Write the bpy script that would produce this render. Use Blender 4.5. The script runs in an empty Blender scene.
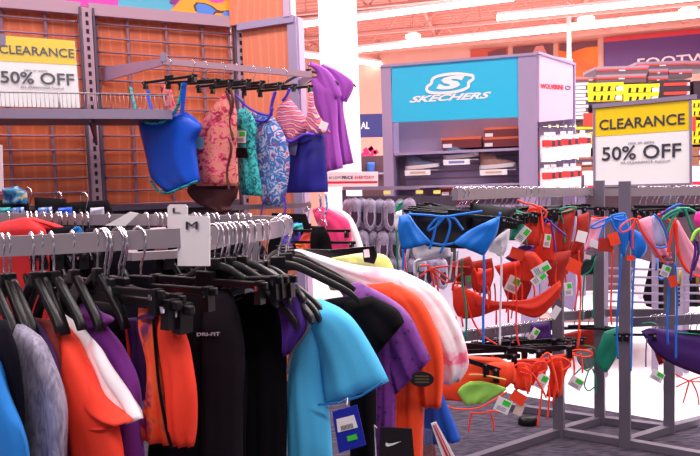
import bpy, math, random
from mathutils import Vector as V, Matrix
random.seed(7)
S = bpy.context.scene
COL = S.collection
F = 620.0
PITCH, ROLL = math.radians(3.97), math.radians(1.8)
CAM = V((0, 0, 1.3))
_f = V((0, math.cos(PITCH), -math.sin(PITCH)))
_u0 = V((0, math.sin(PITCH), math.cos(PITCH)))
_r0 = V((1, 0, 0))
UPV = _u0 * math.cos(ROLL) + _r0 * math.sin(ROLL)
RTV = _r0 * math.cos(ROLL) - _u0 * math.sin(ROLL)
Z = V((0, 0, 1))

def ray(x, y):
    return RTV * ((x - 350) / F) + UPV * ((228 - y) / F) + _f
def P(x, y, d):                       # a point d metres down the aisle
    r = ray(x, y); return CAM + r * (d / r.y)
def FL(x, y, z=0.0):                  # a point at height z
    r = ray(x, y); return CAM + r * ((z - CAM.z) / r.z)
class PL:                             # upright plane; a > 0: right end nearer
    def __init__(s, q, n): s.q = q; s.n = V((n[0], n[1], 0)).normalized(); s.u = V((s.n.y, -s.n.x, 0))
    def at(s, x, y, off=0.0):
        r = ray(x, y); return CAM + r * (s.n.dot(s.q - CAM) / s.n.dot(r)) - s.n * off
def plane(x, d, a, y=200):
    a = math.radians(a); return PL(P(x, y, d), (math.sin(a), math.cos(a)))
def plane2(x0, d0, x1, d1, y=180):
    a, b = P(x0, y, d0), P(x1, y, d1); t = b - a
    return PL(a, (-t.y, t.x))

# ---------------------------------------------------------------- materials
def lin(c):
    return tuple(((k / 255) / 12.92 if k / 255 <= 0.04045 else ((k / 255 + 0.055) / 1.055) ** 2.4) for k in c) + (1,)
MATS = {}
def M(name, rgb, rough=0.6, metal=0.0, emit=0.0, var=0.0, vs=8.0, bump=0.0, bs=300.0, spec=0.5, sheen=0.0):
    if name in MATS: return MATS[name]
    m = bpy.data.materials.new(name); m.use_nodes = True; MATS[name] = m
    nt = m.node_tree; b = nt.nodes['Principled BSDF']
    c = lin(rgb)
    b.inputs['Base Color'].default_value = c
    b.inputs['Roughness'].default_value = rough; b.inputs['Metallic'].default_value = metal
    b.inputs['Specular IOR Level'].default_value = spec
    if emit:
        b.inputs['Emission Color'].default_value = c; b.inputs['Emission Strength'].default_value = emit
    if var or bump:
        tc = nt.nodes.new('ShaderNodeTexCoord')
    if var:
        n = nt.nodes.new('ShaderNodeTexNoise'); n.inputs['Scale'].default_value = vs; n.inputs['Detail'].default_value = 4
        nt.links.new(tc.outputs['Object'], n.inputs['Vector'])
        r = nt.nodes.new('ShaderNodeValToRGB')
        r.color_ramp.elements[0].position = 0.3; r.color_ramp.elements[1].position = 0.7
        r.color_ramp.elements[0].color = tuple(k * (1 - var) for k in c[:3]) + (1,)
        r.color_ramp.elements[1].color = tuple(min(1, k * (1 + var * 0.6)) for k in c[:3]) + (1,)
        nt.links.new(n.outputs['Fac'], r.inputs['Fac']); nt.links.new(r.outputs['Color'], b.inputs['Base Color'])
    if bump:
        n2 = nt.nodes.new('ShaderNodeTexNoise'); n2.inputs['Scale'].default_value = bs
        nt.links.new(tc.outputs['Object'], n2.inputs['Vector'])
        bp = nt.nodes.new('ShaderNodeBump'); bp.inputs['Strength'].default_value = bump; bp.inputs['Distance'].default_value = 0.002
        nt.links.new(n2.outputs['Fac'], bp.inputs['Height']); nt.links.new(bp.outputs['Normal'], b.inputs['Normal'])
    return m
def PRINT(name, stops, scale, kind='noise', stretch=(1, 1, 1), rough=0.6, dist=1.5):
    """a printed fabric: colour ramp over noise or cells"""
    if name in MATS: return MATS[name]
    m = bpy.data.materials.new(name); m.use_nodes = True; MATS[name] = m
    nt = m.node_tree; b = nt.nodes['Principled BSDF']; b.inputs['Roughness'].default_value = rough
    tc = nt.nodes.new('ShaderNodeTexCoord'); mp = nt.nodes.new('ShaderNodeMapping')
    mp.inputs['Scale'].default_value = stretch
    nt.links.new(tc.outputs['Object'], mp.inputs['Vector'])
    if kind == 'noise':
        n = nt.nodes.new('ShaderNodeTexNoise'); n.inputs['Scale'].default_value = scale
        n.inputs['Detail'].default_value = 3; n.inputs['Distortion'].default_value = dist; o = n.outputs['Fac']
    elif kind == 'voronoi':
        n = nt.nodes.new('ShaderNodeTexVoronoi'); n.inputs['Scale'].default_value = scale; o = n.outputs['Distance']
    else:
        n = nt.nodes.new('ShaderNodeTexWave'); n.inputs['Scale'].default_value = scale
        n.inputs['Distortion'].default_value = dist; n.inputs['Detail'].default_value = 2; o = n.outputs['Fac']
        if kind == 'rings': n.wave_type = 'RINGS'
    nt.links.new(mp.outputs['Vector'], n.inputs['Vector'])
    r = nt.nodes.new('ShaderNodeValToRGB'); e = r.color_ramp.elements
    r.color_ramp.interpolation = 'LINEAR'
    while len(e) < len(stops): e.new(0.5)
    for i, (p, c) in enumerate(stops): e[i].position = p; e[i].color = lin(c)
    nt.links.new(o, r.inputs['Fac']); nt.links.new(r.outputs['Color'], b.inputs['Base Color'])
    return m

# ---------------------------------------------------------------- geometry
def cat(pts, k=6):
    """smooth polyline through the points"""
    if len(pts) < 3: return list(pts)
    out = []
    q = [pts[0]] + list(pts) + [pts[-1]]
    for i in range(1, len(q) - 2):
        a, b, c, d = q[i - 1], q[i], q[i + 1], q[i + 2]
        for j in range(k):
            t = j / k
            out.append(0.5 * ((2 * b) + (c - a) * t + (2 * a - 5 * b + 4 * c - d) * t * t + (3 * b - a - 3 * c + d) * t ** 3))
    out.append(pts[-1]); return out
def poly(pts, t):
    """point at arc fraction t of a 2D polyline"""
    L = [0]
    for a, b in zip(pts, pts[1:]): L.append(L[-1] + math.hypot(b[0] - a[0], b[1] - a[1]))
    if L[-1] == 0: return pts[0]
    g = t * L[-1]
    for i in range(len(pts) - 1):
        if g <= L[i + 1] or i == len(pts) - 2:
            k = (g - L[i]) / max(1e-9, L[i + 1] - L[i])
            return (pts[i][0] + (pts[i + 1][0] - pts[i][0]) * k, pts[i][1] + (pts[i + 1][1] - pts[i][1]) * k)
def sm2(pts, k=5):
    return [(p.x, p.y) for p in cat([V((a, b, 0)) for a, b in pts], k)] if len(pts) > 2 else pts

class MB:
    def __init__(s): s.v = []; s.f = []; s.m = []; s.flat = set()
    def add(s, vs, fs, mi=0, flat=False):
        o = len(s.v); s.v += [V(p) for p in vs]
        for f in fs:
            if flat: s.flat.add(len(s.f))
            s.f.append([o + i for i in f]); s.m.append(mi)
        return s
    def hexa(s, a, b, mi=0):      # two quads of 4 points
        return s.add(list(a) + list(b), [(3, 2, 1, 0), (4, 5, 6, 7), (0, 1, 5, 4), (1, 2, 6, 5), (2, 3, 7, 6), (3, 0, 4, 7)], mi, True)
    def box(s, c, sx, sy, sz, X=V((1, 0, 0)), Y=V((0, 1, 0)), W=Z, mi=0):
        c = V(c); x, y, z = X * sx / 2, Y * sy / 2, W * sz / 2
        return s.hexa([c - x - y - z, c + x - y - z, c + x + y - z, c - x + y - z], [c - x - y + z, c + x - y + z, c + x + y + z, c - x + y + z], mi)
    def bar(s, p, q, w, h, mi=0):
        p, q = V(p), V(q); t = (q - p).normalized()
        sd = t.cross(Z)
        sd = V((1, 0, 0)) if sd.length < 1e-4 else sd.normalized()
        up = sd.cross(t)
        a, b = sd * w / 2, up * h / 2
        return s.hexa([p - a - b, p + a - b, p + a + b, p - a + b], [q - a - b, q + a - b, q + a + b, q - a + b], mi)
    def post(s, p, z0, z1, w, t, u, mi=0):
        u = V((u[0], u[1], 0)).normalized(); n = V((u.y, -u.x, 0))
        return s.box(V((p[0], p[1], (z0 + z1) / 2)), w, t, z1 - z0, u, n, Z, mi)
    def tube(s, pts, r, n=6, mi=0, closed=False):
        pts = [V(p) for p in pts]; N = len(pts); vs = []; ref = V((0.31, 0.2, 0.93))
        for i, p in enumerate(pts):
            if closed: t = pts[(i + 1) % N] - pts[i - 1]
            else: t = pts[min(i + 1, N - 1)] - pts[max(i - 1, 0)]
            t = t.normalized() if t.length > 1e-9 else Z
            a = t.cross(ref)
            if a.length < 1e-3: a = t.cross(V((1, 0, 0)))
            a.normalize(); b = t.cross(a)
            for k in range(n):
                g = 2 * math.pi * k / n; vs.append(p + (a * math.cos(g) + b * math.sin(g)) * r)
        fs = []
        for i in range(N if closed else N - 1):
            j = (i + 1) % N
            for k in range(n):
                fs.append((i * n + k, i * n + (k + 1) % n, j * n + (k + 1) % n, j * n + k))
        if not closed: fs += [tuple(range(n))[::-1], tuple((N - 1) * n + k for k in range(n))]
        return s.add(vs, fs, mi)
    def strip(s, pts, hw, hh, mi=0):
        """flat band (fabric string, rail) swept along pts: hw across the view, hh thick"""
        pts = [V(p) for p in pts]; N = len(pts); vs = []
        for i, p in enumerate(pts):
            t = (pts[min(i + 1, N - 1)] - pts[max(i - 1, 0)]).normalized()
            n = V((p.x - CAM.x, p.y - CAM.y, 0)).normalized()
            a = t.cross(n); a = a.normalized() if a.length > 1e-3 else V((1, 0, 0))
            b = a.cross(t).normalized()
            vs += [p - a * hw - b * hh, p + a * hw - b * hh, p + a * hw + b * hh, p - a * hw + b * hh]
        fs = [(3, 2, 1, 0), tuple((N - 1) * 4 + k for k in range(4))]
        for i in range(N - 1):
            for k in range(4): fs.append((i * 4 + k, i * 4 + (k + 1) % 4, i * 4 + 4 + (k + 1) % 4, i * 4 + 4 + k))
        return s.add(vs, fs, mi, True)
    def rail(s, pts, w, h, mi=0):
        """level rectangular tube swept along pts; pts run along its top"""
        N = len(pts); vs = []
        for i, p in enumerate(pts):
            t = pts[min(i + 1, N - 1)] - pts[max(i - 1, 0)]; t.z = 0; t.normalize()
            sd = V((t.y, -t.x, 0)) * w / 2; dn = V((0, 0, -h))
            vs += [p - sd, p + sd, p + sd + dn, p - sd + dn]
        fs = [(0, 1, 2, 3), tuple((N - 1) * 4 + k for k in (3, 2, 1, 0))]
        for i in range(N - 1):
            for k in range(4): fs.append((i * 4 + (k + 1) % 4, i * 4 + k, i * 4 + 4 + k, i * 4 + 4 + (k + 1) % 4))
        return s.add(vs, fs, mi, True)
    def prism(s, pts, back, mi=0):
        n = len(pts); pts = [V(p) for p in pts]
        return s.add(pts + [p + back for p in pts], [tuple(range(n))[::-1], tuple(range(n, 2 * n))] + [(i, (i + 1) % n, n + (i + 1) % n, n + i) for i in range(n)], mi, True)
    def loft(s, pl, L, R, th=0.03, nu=14, nv=22, amp=0.006, fr=2.5, ph=None, ramp=True, mf=None, mi=0, off=0.0, smooth=True, capt=True, capb=True):
        """cloth: L and R are the two side lines in the photo, thickened and folded about plane pl"""
        if ph is None: ph = random.random() * 6
        if smooth: L, R = sm2(L), sm2(R)
        vs = []; n2 = 2 * nu
        for j in range(nv + 1):
            t = j / nv
            l = pl.at(*poly(L, t), off); r = pl.at(*poly(R, t), off)
            ed = min(1, (0.25 + 5 * t)) * min(1, 0.6 + 4 * (1 - t))
            for k in range(n2):
                fs_ = k <= nu
                q = k / nu if fs_ else (n2 - k) / nu
                prof = (max(0, 4 * q * (1 - q))) ** 0.5
                fo = amp * (t if ramp else 1) * (math.sin(6.283 * (fr * q) + ph + 0.8 * t) + 0.5 * math.sin(6.283 * (fr * 2.3 * q) + 2 * ph - 2 * t)) + amp * 0.5 * math.sin(9 * t + ph + 4 * q)
                d = th / 2 * prof * ed * (1 if fs_ else -1) + fo * (0.3 + 0.7 * prof)
                vs.append(l.lerp(r, q) - pl.n * d)
        o = len(s.v); s.v += vs
        for j in range(nv):
            for k in range(n2):
                a, b = j * n2 + k, j * n2 + (k + 1) % n2
                s.f.append([o + a, o + a + n2, o + b + n2, o + b])
                q = (k + 0.5) / nu if k < nu else (n2 - k - 0.5) / nu
                s.m.append(mf(q, (j + 0.5) / nv) if mf else mi)
        for c, row in ((capt, 0), (capb, nv)):
            if c:
                for k in range(nu):     # close the end between front and back
                    a, b = row * n2 + k, row * n2 + k + 1
                    a2, b2 = row * n2 + (n2 - k) % n2, row * n2 + (n2 - k - 1) % n2
                    f = [x for x in dict.fromkeys((a, b, b2, a2))]
                    if len(f) > 2:
                        f = [o + x for x in f]
                        s.f.append(f if row == 0 else f[::-1]); s.m.append(mi if not mf else mf((k + .5) / nu, 0.01 if row == 0 else 0.99))
        return s
    def build(s, name, mats, parent=None, loc=None, bevel=0, smooth=True):
        if not isinstance(mats, (list, tuple)): mats = [mats]
        if loc is None:
            if parent is not None: loc = V(parent.get('_o', (0, 0, 0)))
            else:
                xs = [p.x for p in s.v]; ys = [p.y for p in s.v]; zs = [p.z for p in s.v]
                loc = V(((min(xs) + max(xs)) / 2, (min(ys) + max(ys)) / 2, min(zs)))
        me = bpy.data.meshes.new(name)
        me.from_pydata([p - loc for p in s.v], [], s.f)
        for m in mats: me.materials.append(m)
        me.polygons.foreach_set('material_index', s.m)
        me.polygons.foreach_set('use_smooth', [smooth and i not in s.flat for i in range(len(s.f))])
        me.validate(); me.update()
        o = bpy.data.objects.new(name, me); COL.objects.link(o)
        if parent is not None: o.parent = parent
        else: o.location = loc
        o['_o'] = tuple(loc)
        if bevel:
            b = o.modifiers.new('bevel', 'BEVEL'); b.width = bevel; b.segments = 2; b.limit_method = 'ANGLE'
        return o
def tag(o, label=None, cat=None, group=None, kind=None):
    if label: o['label'] = label
    if cat: o['category'] = cat
    if group: o['group'] = group
    if kind: o['kind'] = kind
    return o
def empty(name, loc, label, cat, group=None, rz=0):
    o = bpy.data.objects.new(name, None); COL.objects.link(o); o.location = loc
    o.rotation_euler = (0, 0, rz); o.empty_display_size = 0.05
    o['_o'] = tuple(loc) if rz == 0 else (0, 0, 0)
    return tag(o, label, cat, group)
def copy_tree(o, parent=None):
    c = o.copy(); COL.objects.link(c)
    if parent is not None: c.parent = parent
    for k in [x for x in bpy.data.objects if x.parent == o and x != c]: copy_tree(k, c)
    return c

def text(parent, s, bl, br, tl, mat, name='lettering', shear=0.0, bold=0.0, ex=0.0015, loc=None, ws=None):
    cu = bpy.data.curves.new('t', 'FONT'); cu.body = s; cu.shear = shear; cu.offset = bold; cu.resolution_u = 3
    o = bpy.data.objects.new('t', cu); COL.objects.link(o)
    bpy.context.view_layer.update()
    me = bpy.data.meshes.new_from_object(o.evaluated_get(bpy.context.evaluated_depsgraph_get()))
    bpy.data.objects.remove(o); bpy.data.curves.remove(cu)
    xs = [v.co.x for v in me.vertices]; ys = [v.co.y for v in me.vertices]
    x0, x1, y0, y1 = min(xs), max(xs), min(ys), max(ys)
    U, W = br - bl, tl - bl; n = U.cross(W).normalized()
    vs = [bl + U * ((v.co.x - x0) / (x1 - x0)) + W * ((v.co.y - y0) / (y1 - y0)) for v in me.vertices]
    fs = [tuple(p.vertices) for p in me.polygons]
    bpy.data.meshes.remove(me)
    b = MB(); b.add(vs, fs, 0, True)
    ob = b.build(name, mat, parent, loc)
    md = ob.modifiers.new('solid', 'SOLIDIFY'); md.thickness = ex; md.offset = 1
    return ob
def text_px(parent, s, pl, bl, br, tl, mat, off=0.003, **k):
    return text(parent, s, pl.at(*bl, off), pl.at(*br, off), pl.at(*tl, off), mat, **k)
def panel_px(mb, pl, c, th, mi=0, off=0.0):
    """flat board from its photo corners, th thick going back"""
    return mb.prism([pl.at(x, y, off) for x, y in c], pl.n * th, mi)
# ================================================================ materials
m_steel = M('grey_steel', (150, 134, 160), 0.45, 0.2)
m_steel_d = M('dark_steel', (84, 72, 92), 0.5, 0.2)
m_bar = M('satin_bar', (172, 160, 168), 0.35, 0.5)
m_chrome = M('chrome', (225, 222, 230), 0.18, 1.0)
m_black = M('black_plastic', (13, 10, 15), 0.35, spec=0.35)
m_slot = M('slot_black', (22, 14, 20), 0.8)
m_white = M('white_card', (245, 242, 246), 0.5)
m_paper = M('white_paper', (250, 248, 250), 0.6)
m_yel = M('sign_yellow', (250, 214, 24), 0.35)
m_ink = M('dark_ink', (60, 52, 70), 0.6)
m_grey_ink = M('grey_ink', (140, 130, 150), 0.6)
m_green = M('green_sticker', (60, 215, 60), 0.5)
m_red = M('red_ink', (225, 40, 60), 0.5)
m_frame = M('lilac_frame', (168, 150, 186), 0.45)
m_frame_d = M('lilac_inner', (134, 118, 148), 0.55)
m_lamp = M('tube_light', (255, 248, 246), 0.4, emit=9)
def wood(name, c1, c2):
    if name in MATS: return MATS[name]
    return PRINT(name, [(0.25, c1), (0.5, c2), (0.75, c1)], 2.2, 'wave', (1.2, 1.2, 0.16), 0.45, 9.0)
m_wood = wood('orange_wood', (218, 104, 64), (228, 122, 80))
m_wood2 = wood('pale_orange_wood', (232, 130, 98), (240, 148, 114))

# ================================================================ setting
BW = plane2(358, 17.0, 700, 15.0, 60)          # back wall
u = BW.u
b = MB()
b.prism([V((p.x, p.y, 0)) for p in (BW.q - u * 16, BW.q + u * 22)] + [V((p.x, p.y, 5.2)) for p in (BW.q + u * 22, BW.q - u * 16)], BW.n * 0.2)
b.build('wall_back', M('salmon_wall', (226, 168, 150), 0.8, var=0.04, vs=1.5))['kind'] = 'structure'
b = MB()
b.box((2, 8, -0.06), 44, 30, 0.1)
fl = b.build('floor', M('white_tile', (246, 244, 252), 0.25, var=0.02, vs=3))
fl['kind'] = 'structure'
# carpet: its far edge runs towards the right, nearer
e0, e1 = FL(440, 381), FL(700, 427)
ed = (e1 - e0).normalized()
a, c = e0 - ed * 6, e1 + ed * 4
m_car = bpy.data.materials.new('carpet'); m_car.use_nodes = True
nt = m_car.node_tree; bs = nt.nodes['Principled BSDF']; bs.inputs['Roughness'].default_value = 0.95
bs.inputs['Specular IOR Level'].default_value = 0.1
tc = nt.nodes.new('ShaderNodeTexCoord'); mp = nt.nodes.new('ShaderNodeMapping')
mp.inputs['Rotation'].default_value = (0, 0, 0.35); mp.inputs['Scale'].default_value = (9, 60, 1)
nz = nt.nodes.new('ShaderNodeTexNoise'); nz.inputs['Scale'].default_value = 1.5; nz.inputs['Detail'].default_value = 5
rp = nt.nodes.new('ShaderNodeValToRGB')
rp.color_ramp.elements[0].position = 0.35; rp.color_ramp.elements[0].color = lin((48, 44, 56))
rp.color_ramp.elements[1].position = 0.68; rp.color_ramp.elements[1].color = lin((96, 88, 104))
nt.links.new(tc.outputs['Object'], mp.inputs['Vector']); nt.links.new(mp.outputs['Vector'], nz.inputs['Vector'])
nt.links.new(nz.outputs['Fac'], rp.inputs['Fac']); nt.links.new(rp.outputs['Color'], bs.inputs['Base Color'])
b = MB(); b.prism([V((p[0], p[1], 0)) for p in ((a.x, a.y), (a.x, -3), (c.x + 3, -3), (c.x, c.y))], V((0, 0, -0.008)))
o = b.build('floor_carpet', m_car); o['kind'] = 'structure'
# ceiling deck with shallow corrugation
b = MB(); vs = []; fs = []
n_ = BW.n; k = 0
prof = []
for i in range(110):
    y = -22 + i * 0.24
    prof += [(y, 5.2), (y + 0.08, 5.2), (y + 0.10, 5.13), (y + 0.22, 5.13)]
for (t, z) in prof:
    q = BW.q + BW.n * (t + 0.3); 
    vs += [V((q.x, q.y, z)) - u * 18, V((q.x, q.y, z)) + u * 24]
for i in range(len(prof) - 1): fs.append((2 * i, 2 * i + 1, 2 * i + 3, 2 * i + 2))
b.add(vs, fs, 0, True)
o = b.build('ceiling', M('salmon_deck', (222, 146, 132), 0.8)); o['kind'] = 'structure'
# column
cq = P(342, 150, 6.6)
b = MB(); b.box((cq.x, cq.y, 2.6), 0.29, 0.29, 5.2, V((math.cos(0.95), math.sin(0.95), 0)), V((-math.sin(0.95), math.cos(0.95), 0)))
o = b.build('column', M('white_column', (250, 247, 252), 0.6), bevel=0.008); o['kind'] = 'structure'
# open web roof trusses, parallel to the light strips
m_tr = M('truss_paint', (214, 152, 140), 0.6)
def truss(d, zt=5.08, zb=4.62):
    b = MB(); q = P(480, 20, d); q = V((q.x, q.y, 0))
    A = q - u * 9; B = q + u * 9
    up = lambda p, z: V((p.x, p.y, z))
    b.bar(up(A, zt), up(B, zt), 0.09, 0.07); b.bar(up(A, zb), up(B, zb), 0.09, 0.05)
    n = 22
    for i in range(n):
        p = A.lerp(B, i / n); m = A.lerp(B, (i + 0.5) / n); r = A.lerp(B, (i + 1) / n)
        b.bar(up(p, zt), up(m, zb), 0.035, 0.035); b.bar(up(m, zb), up(r, zt), 0.035, 0.035)
        if i % 2: b.bar(up(p, zt), up(p, zb), 0.03, 0.03)
    o = b.build('ceiling_truss', m_tr); o['kind'] = 'structure'
for d in (9.6, 11.4, 13.4, 15.2): truss(d)
# purlins across
for i, off in enumerate((-4.5, -1.2, 2.1, 5.4, 8.7)):
    b = MB(); q = P(480, 20, 12); q = V((q.x, q.y, 5.0)) + u * off
    b.bar(q - BW.n * 9, q + BW.n * 4.2, 0.06, 0.12); b.build('ceiling_purlin', m_tr)['kind'] = 'structure'

# fluorescent strips (things) : photo end points and height
def strip(x0, y0, x1, y1, z, label, ext0=0, ext1=0):
    a, c = FL(x0, y0, z), FL(x1, y1, z); t = (c - a).normalized()
    a -= t * ext0; c += t * ext1
    e = empty('strip_light', (a + c) / 2, label, 'ceiling light')
    b = MB(); b.bar(a + V((0, 0, 0.07)), c + V((0, 0, 0.07)), 0.10, 0.06); b.build('housing', M('white_enamel', (250, 244, 244), 0.4), e)
    b = MB(); b.tube([a, c], 0.055, 8); b.build('tube', m_lamp, e)
    n = V((t.y, -t.x, 0))
    for s_ in (0.15, 0.85):
        q = a.lerp(c, s_); b = MB(); b.tube([q + V((0, 0, 0.08)), V((q.x, q.y, 5.14))], 0.008, 5); b.build('hanger_rod', m_tr, e)
strip(303, 24.5, 480, 2, 4.55, 'long fluorescent strip passing behind the white column near its top', 0.3, 0.6)
strip(497, 18, 700, -3, 4.55, 'long fluorescent strip at the top right, higher than the one above the navy sign', 0, 1.0)
strip(357, 50, 700, 14.5, 4.5, 'longest fluorescent strip, running from the white column to above the navy footwear sign', 0, 1.5)
strip(304, 55, 391, 65.5, 4.5, 'short fluorescent strip ending just above the left post of the cyan display')
strip(300, 58, 352, 50.5, 4.9, 'distant fluorescent strip showing behind the white column')
for x, y, lb in ((413, 37.5, 'small round ceiling lamp above the cyan display'), (586, 20.5, 'small round ceiling lamp above the orange wall poster'), (688, 11.5, 'small round ceiling lamp at the top right corner')):
    q = FL(x, y, 4.62)
    e = empty('dome_lamp', q, lb, 'ceiling light')
    b = MB(); b.tube([q, q + V((0, 0, 0.05))], 0.17, 14); b.build('lens', m_lamp, e)
    b = MB(); b.tube([q + V((0, 0, 0.051)), q + V((0, 0, 0.16))], 0.12, 12); b.tube([q + V((0, 0, 0.16)), V((q.x, q.y, 5.14))], 0.012, 5); b.build('housing', m_tr, e)
# conduit
b = MB(); q = P(569, 40, 13.0); b.tube([V((q.x, q.y, 0)), V((q.x, q.y, 5.1))], 0.045, 8)
tag(b.build('conduit_pole', m_white), 'thin white pole rising behind the white panel with red lettering', 'pole')

# ================================================================ gridwall bay on the left
GW = plane2(0, 3.6, 240, 4.23, 190)
m_rail = M('grid_rail', (178, 142, 160), 0.45, 0.15)
m_wire = M('grid_wire', (150, 112, 132), 0.45, 0.2)
gu = GW.u
def gz(y, x=120): return GW.at(x, y).z
def gp(x, z, off=0.0):                # point on the wall by photo column near the top rail and height
    p = GW.at(x, 20, off); return V((p.x, p.y, z))
ZT, ZB = GW.at(120, 9).z, 1.19
def grid_panel(x0, x1, cols, label):
    e = empty('gridwall_panel', gp((x0 + x1) / 2, ZB), label, 'wall panel')
    b = MB(); b.prism([gp(x0, ZB, -0.03), gp(x1, ZB, -0.03), gp(x1, ZT, -0.03), gp(x0, ZT, -0.03)], GW.n * 0.02)
    b.build('wood_backing', m_wood, e)
    b = MB()
    for z in [ZT - 0.10 - i * 0.085 for i in range(28)]:
        if z > 1.2: b.tube([gp(x0, z), gp(x1, z)], 0.0065, 5)
    b.build('wire_grid', m_wire, e)
    b = MB()
    for x in cols: b.bar(gp(x, 1.2, -0.008), gp(x, ZT - 0.03, -0.008), 0.014, 0.014)
    b.build('wire_upright', m_wire, e)
    b = MB(); b.bar(gp(x0 - 3, ZT - 0.025, 0.01), gp(x1 + 3, ZT - 0.025, 0.01), 0.05, 0.07); b.build('top_rail', m_rail, e)
    b = MB(); b.bar(gp(x0, 1.2, 0.01), gp(x1, 1.2, 0.01), 0.04, 0.03)
    b.build('bottom_rail', m_steel_d, e)
    b = MB(); b.prism([gp(x0, 0, -0.0), gp(x1, 0, -0.0), gp(x1, 1.185, -0.0), gp(x0, 1.185, -0.0)], GW.n * 0.03); b.build('base_board', M('base_dark', (38, 28, 38), 0.6), e)
    return e
grid_panel(-60, 78, (-40, 1.5, 45.5, 80), 'orange wood and wire gridwall panel behind the left clearance sign')
grid_panel(92, 231, (96, 127.5, 166, 202, 229), 'orange wood and wire gridwall panel behind the blue swim top')
def standard(x, label):
    e = empty('slotted_upright', gp(x, 0), label, 'upright')
    b = MB()
    q = gp(x, 0, 0.02); b.post(q, 0, ZT - 0.02, 0.055, 0.04, gu); b.build('post', m_rail, e)
    b = MB()
    for i in range(46):
        z = ZT - 0.06 - i * 0.05
        if z > 0.9: b.box(gp(x, z, 0.0405), 0.016, 0.003, 0.026, gu, GW.n)
    o = b.build('slots', m_slot, e)
    b = MB()
    for s_ in (-1, 1):
        q2 = q + gu * 0.038 * s_ ; b.post(q2, 0, ZT - 0.02, 0.012, 0.05, gu)
    b.build('channel', m_steel_d, e)
standard(86.5, 'slotted steel upright between the two gridwall panels')
standard(238, 'slotted steel upright where the gridwall meets the angled wood wing')
# graphic header above
e = empty('graphic_header', gp(110, ZT), 'colourful graphic header board with blue sunglasses above the gridwall', 'sign')
hp = [gp(x, ZT + 0.0, 0.0) for x in (-60, 234)]
H = lambda x, y, off=0.0: GW.at(x, y, off)
b = MB(); b.prism([hp[0], hp[1], hp[1] + V((0, 0, 0.6)), hp[0] + V((0, 0, 0.6))], GW.n * 0.02, 0); b.build('board', M('magenta_print', (228, 62, 176), 0.4), e)
def patch(name, pts, mat, off=0.002):
    b = MB(); b.prism([H(x, y, off) for x, y in pts], GW.n * 0.0015); return b.build(name, mat, e)
patch('teal_panel', [(118, 8.5), (170, 13.5), (200, -60), (120, -60)], M('teal_print', (84, 176, 206), 0.4))
patch('orange_panel', [(168, 13.3), (234, 20), (234, -60), (205, -60), (181, 0)], M('amber_print', (250, 166, 28), 0.4), 0.004)
m_sg = M('lens_print', (74, 134, 224), 0.3); m_sgf = M('frame_print', (84, 40, 48), 0.4)
def ell(cx, cy, rx, ry, rot=0, n=22):
    return [(cx + rx * math.cos(t) * math.cos(rot) - ry * math.sin(t) * math.sin(rot), cy + rx * math.cos(t) * math.sin(rot) + ry * math.sin(t) * math.cos(rot)) for t in [6.2832 * i / n for i in range(n)][::-1]]
patch('printed_frame', [(193, 6), (196, 2.5), (204, 3), (212, 6), (217, 10), (221, 11), (227, 10.5), (236, 12), (236, 14), (228, 13), (222, 13.3), (216, 13), (212, 16.5), (200, 14), (195, 11)], m_sgf, 0.0055)
patch('printed_lens', [(195.5, 6), (198, 3.6), (205, 4.4), (211, 7), (215.5, 11), (211, 15.8), (203, 16.5), (197, 12.5)], m_sg, 0.007)
patch('printed_lens', [(222, 14), (224, 11.5), (230, 12), (234, 12.6), (234, 19.5), (226, 19)], m_sg, 0.007)
patch('printed_blob', ell(217, -1.5, 9, 4.6), M('magenta_print', (228, 62, 176)), 0.0055)
patch('printed_blob', ell(174, 0.5, 5, 3, -0.5), M('plum_print', (128, 44, 140), 0.4), 0.0055)

# angled wood wing to the right of the gridwall
WG = plane2(240, 4.21, 297, 4.04, 190)
e = empty('wood_wing', WG.at(270, 220) * 1.0, 'angled orange wood end panel with lilac frame right of the gridwall', 'wall panel')
wz = lambda x, z, off=0.0: V((WG.at(x, 60, off).x, WG.at(x, 60, off).y, z))
z_t = WG.at(270, 21).z
b = MB(); b.prism([wz(243, 0), wz(291, 0), wz(291, z_t - 0.03), wz(243, z_t - 0.03)], WG.n * 0.02); b.build('wood_board', m_wood2, e)
b = MB(); b.bar(wz(241, z_t - 0.015, 0.01), wz(297, z_t - 0.015, 0.01), 0.05, 0.045); b.build('top_rail', m_frame, e)
b = MB(); b.post(wz(294.5, 0, -0.01), 0, z_t, 0.062, 0.07, WG.u); b.build('corner_post', m_frame, e)
b = MB(); q = wz(298.5, 0, -0.035); b.post(q, 0, z_t, 0.02, 0.075, WG.u); b.build('side_board', M('lilac_pale', (206, 176, 206), 0.5), e)
e = empty('wood_header', wz(262, z_t), 'upper orange wood board standing on top of the angled wing', 'wall panel')
b = MB(); b.prism([wz(234, z_t + 0.0, 0.03), wz(287, z_t + 0.0, 0.03), wz(287, z_t + 0.5, 0.03), wz(234, z_t + 0.5, 0.03)], WG.n * 0.02); b.build('wood_board', m_wood2, e)
b = MB(); b.post(wz(291, 0, 0.015), z_t, z_t + 0.5, 0.045, 0.05, WG.u); b.build('edge_post', M('lilac_pale', (206, 176, 206)), e)
b = MB(); b.post(wz(295.3, 0, 0.005), z_t, z_t + 0.5, 0.012, 0.05, WG.u); b.build('edge_strip', m_white, e)

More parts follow.
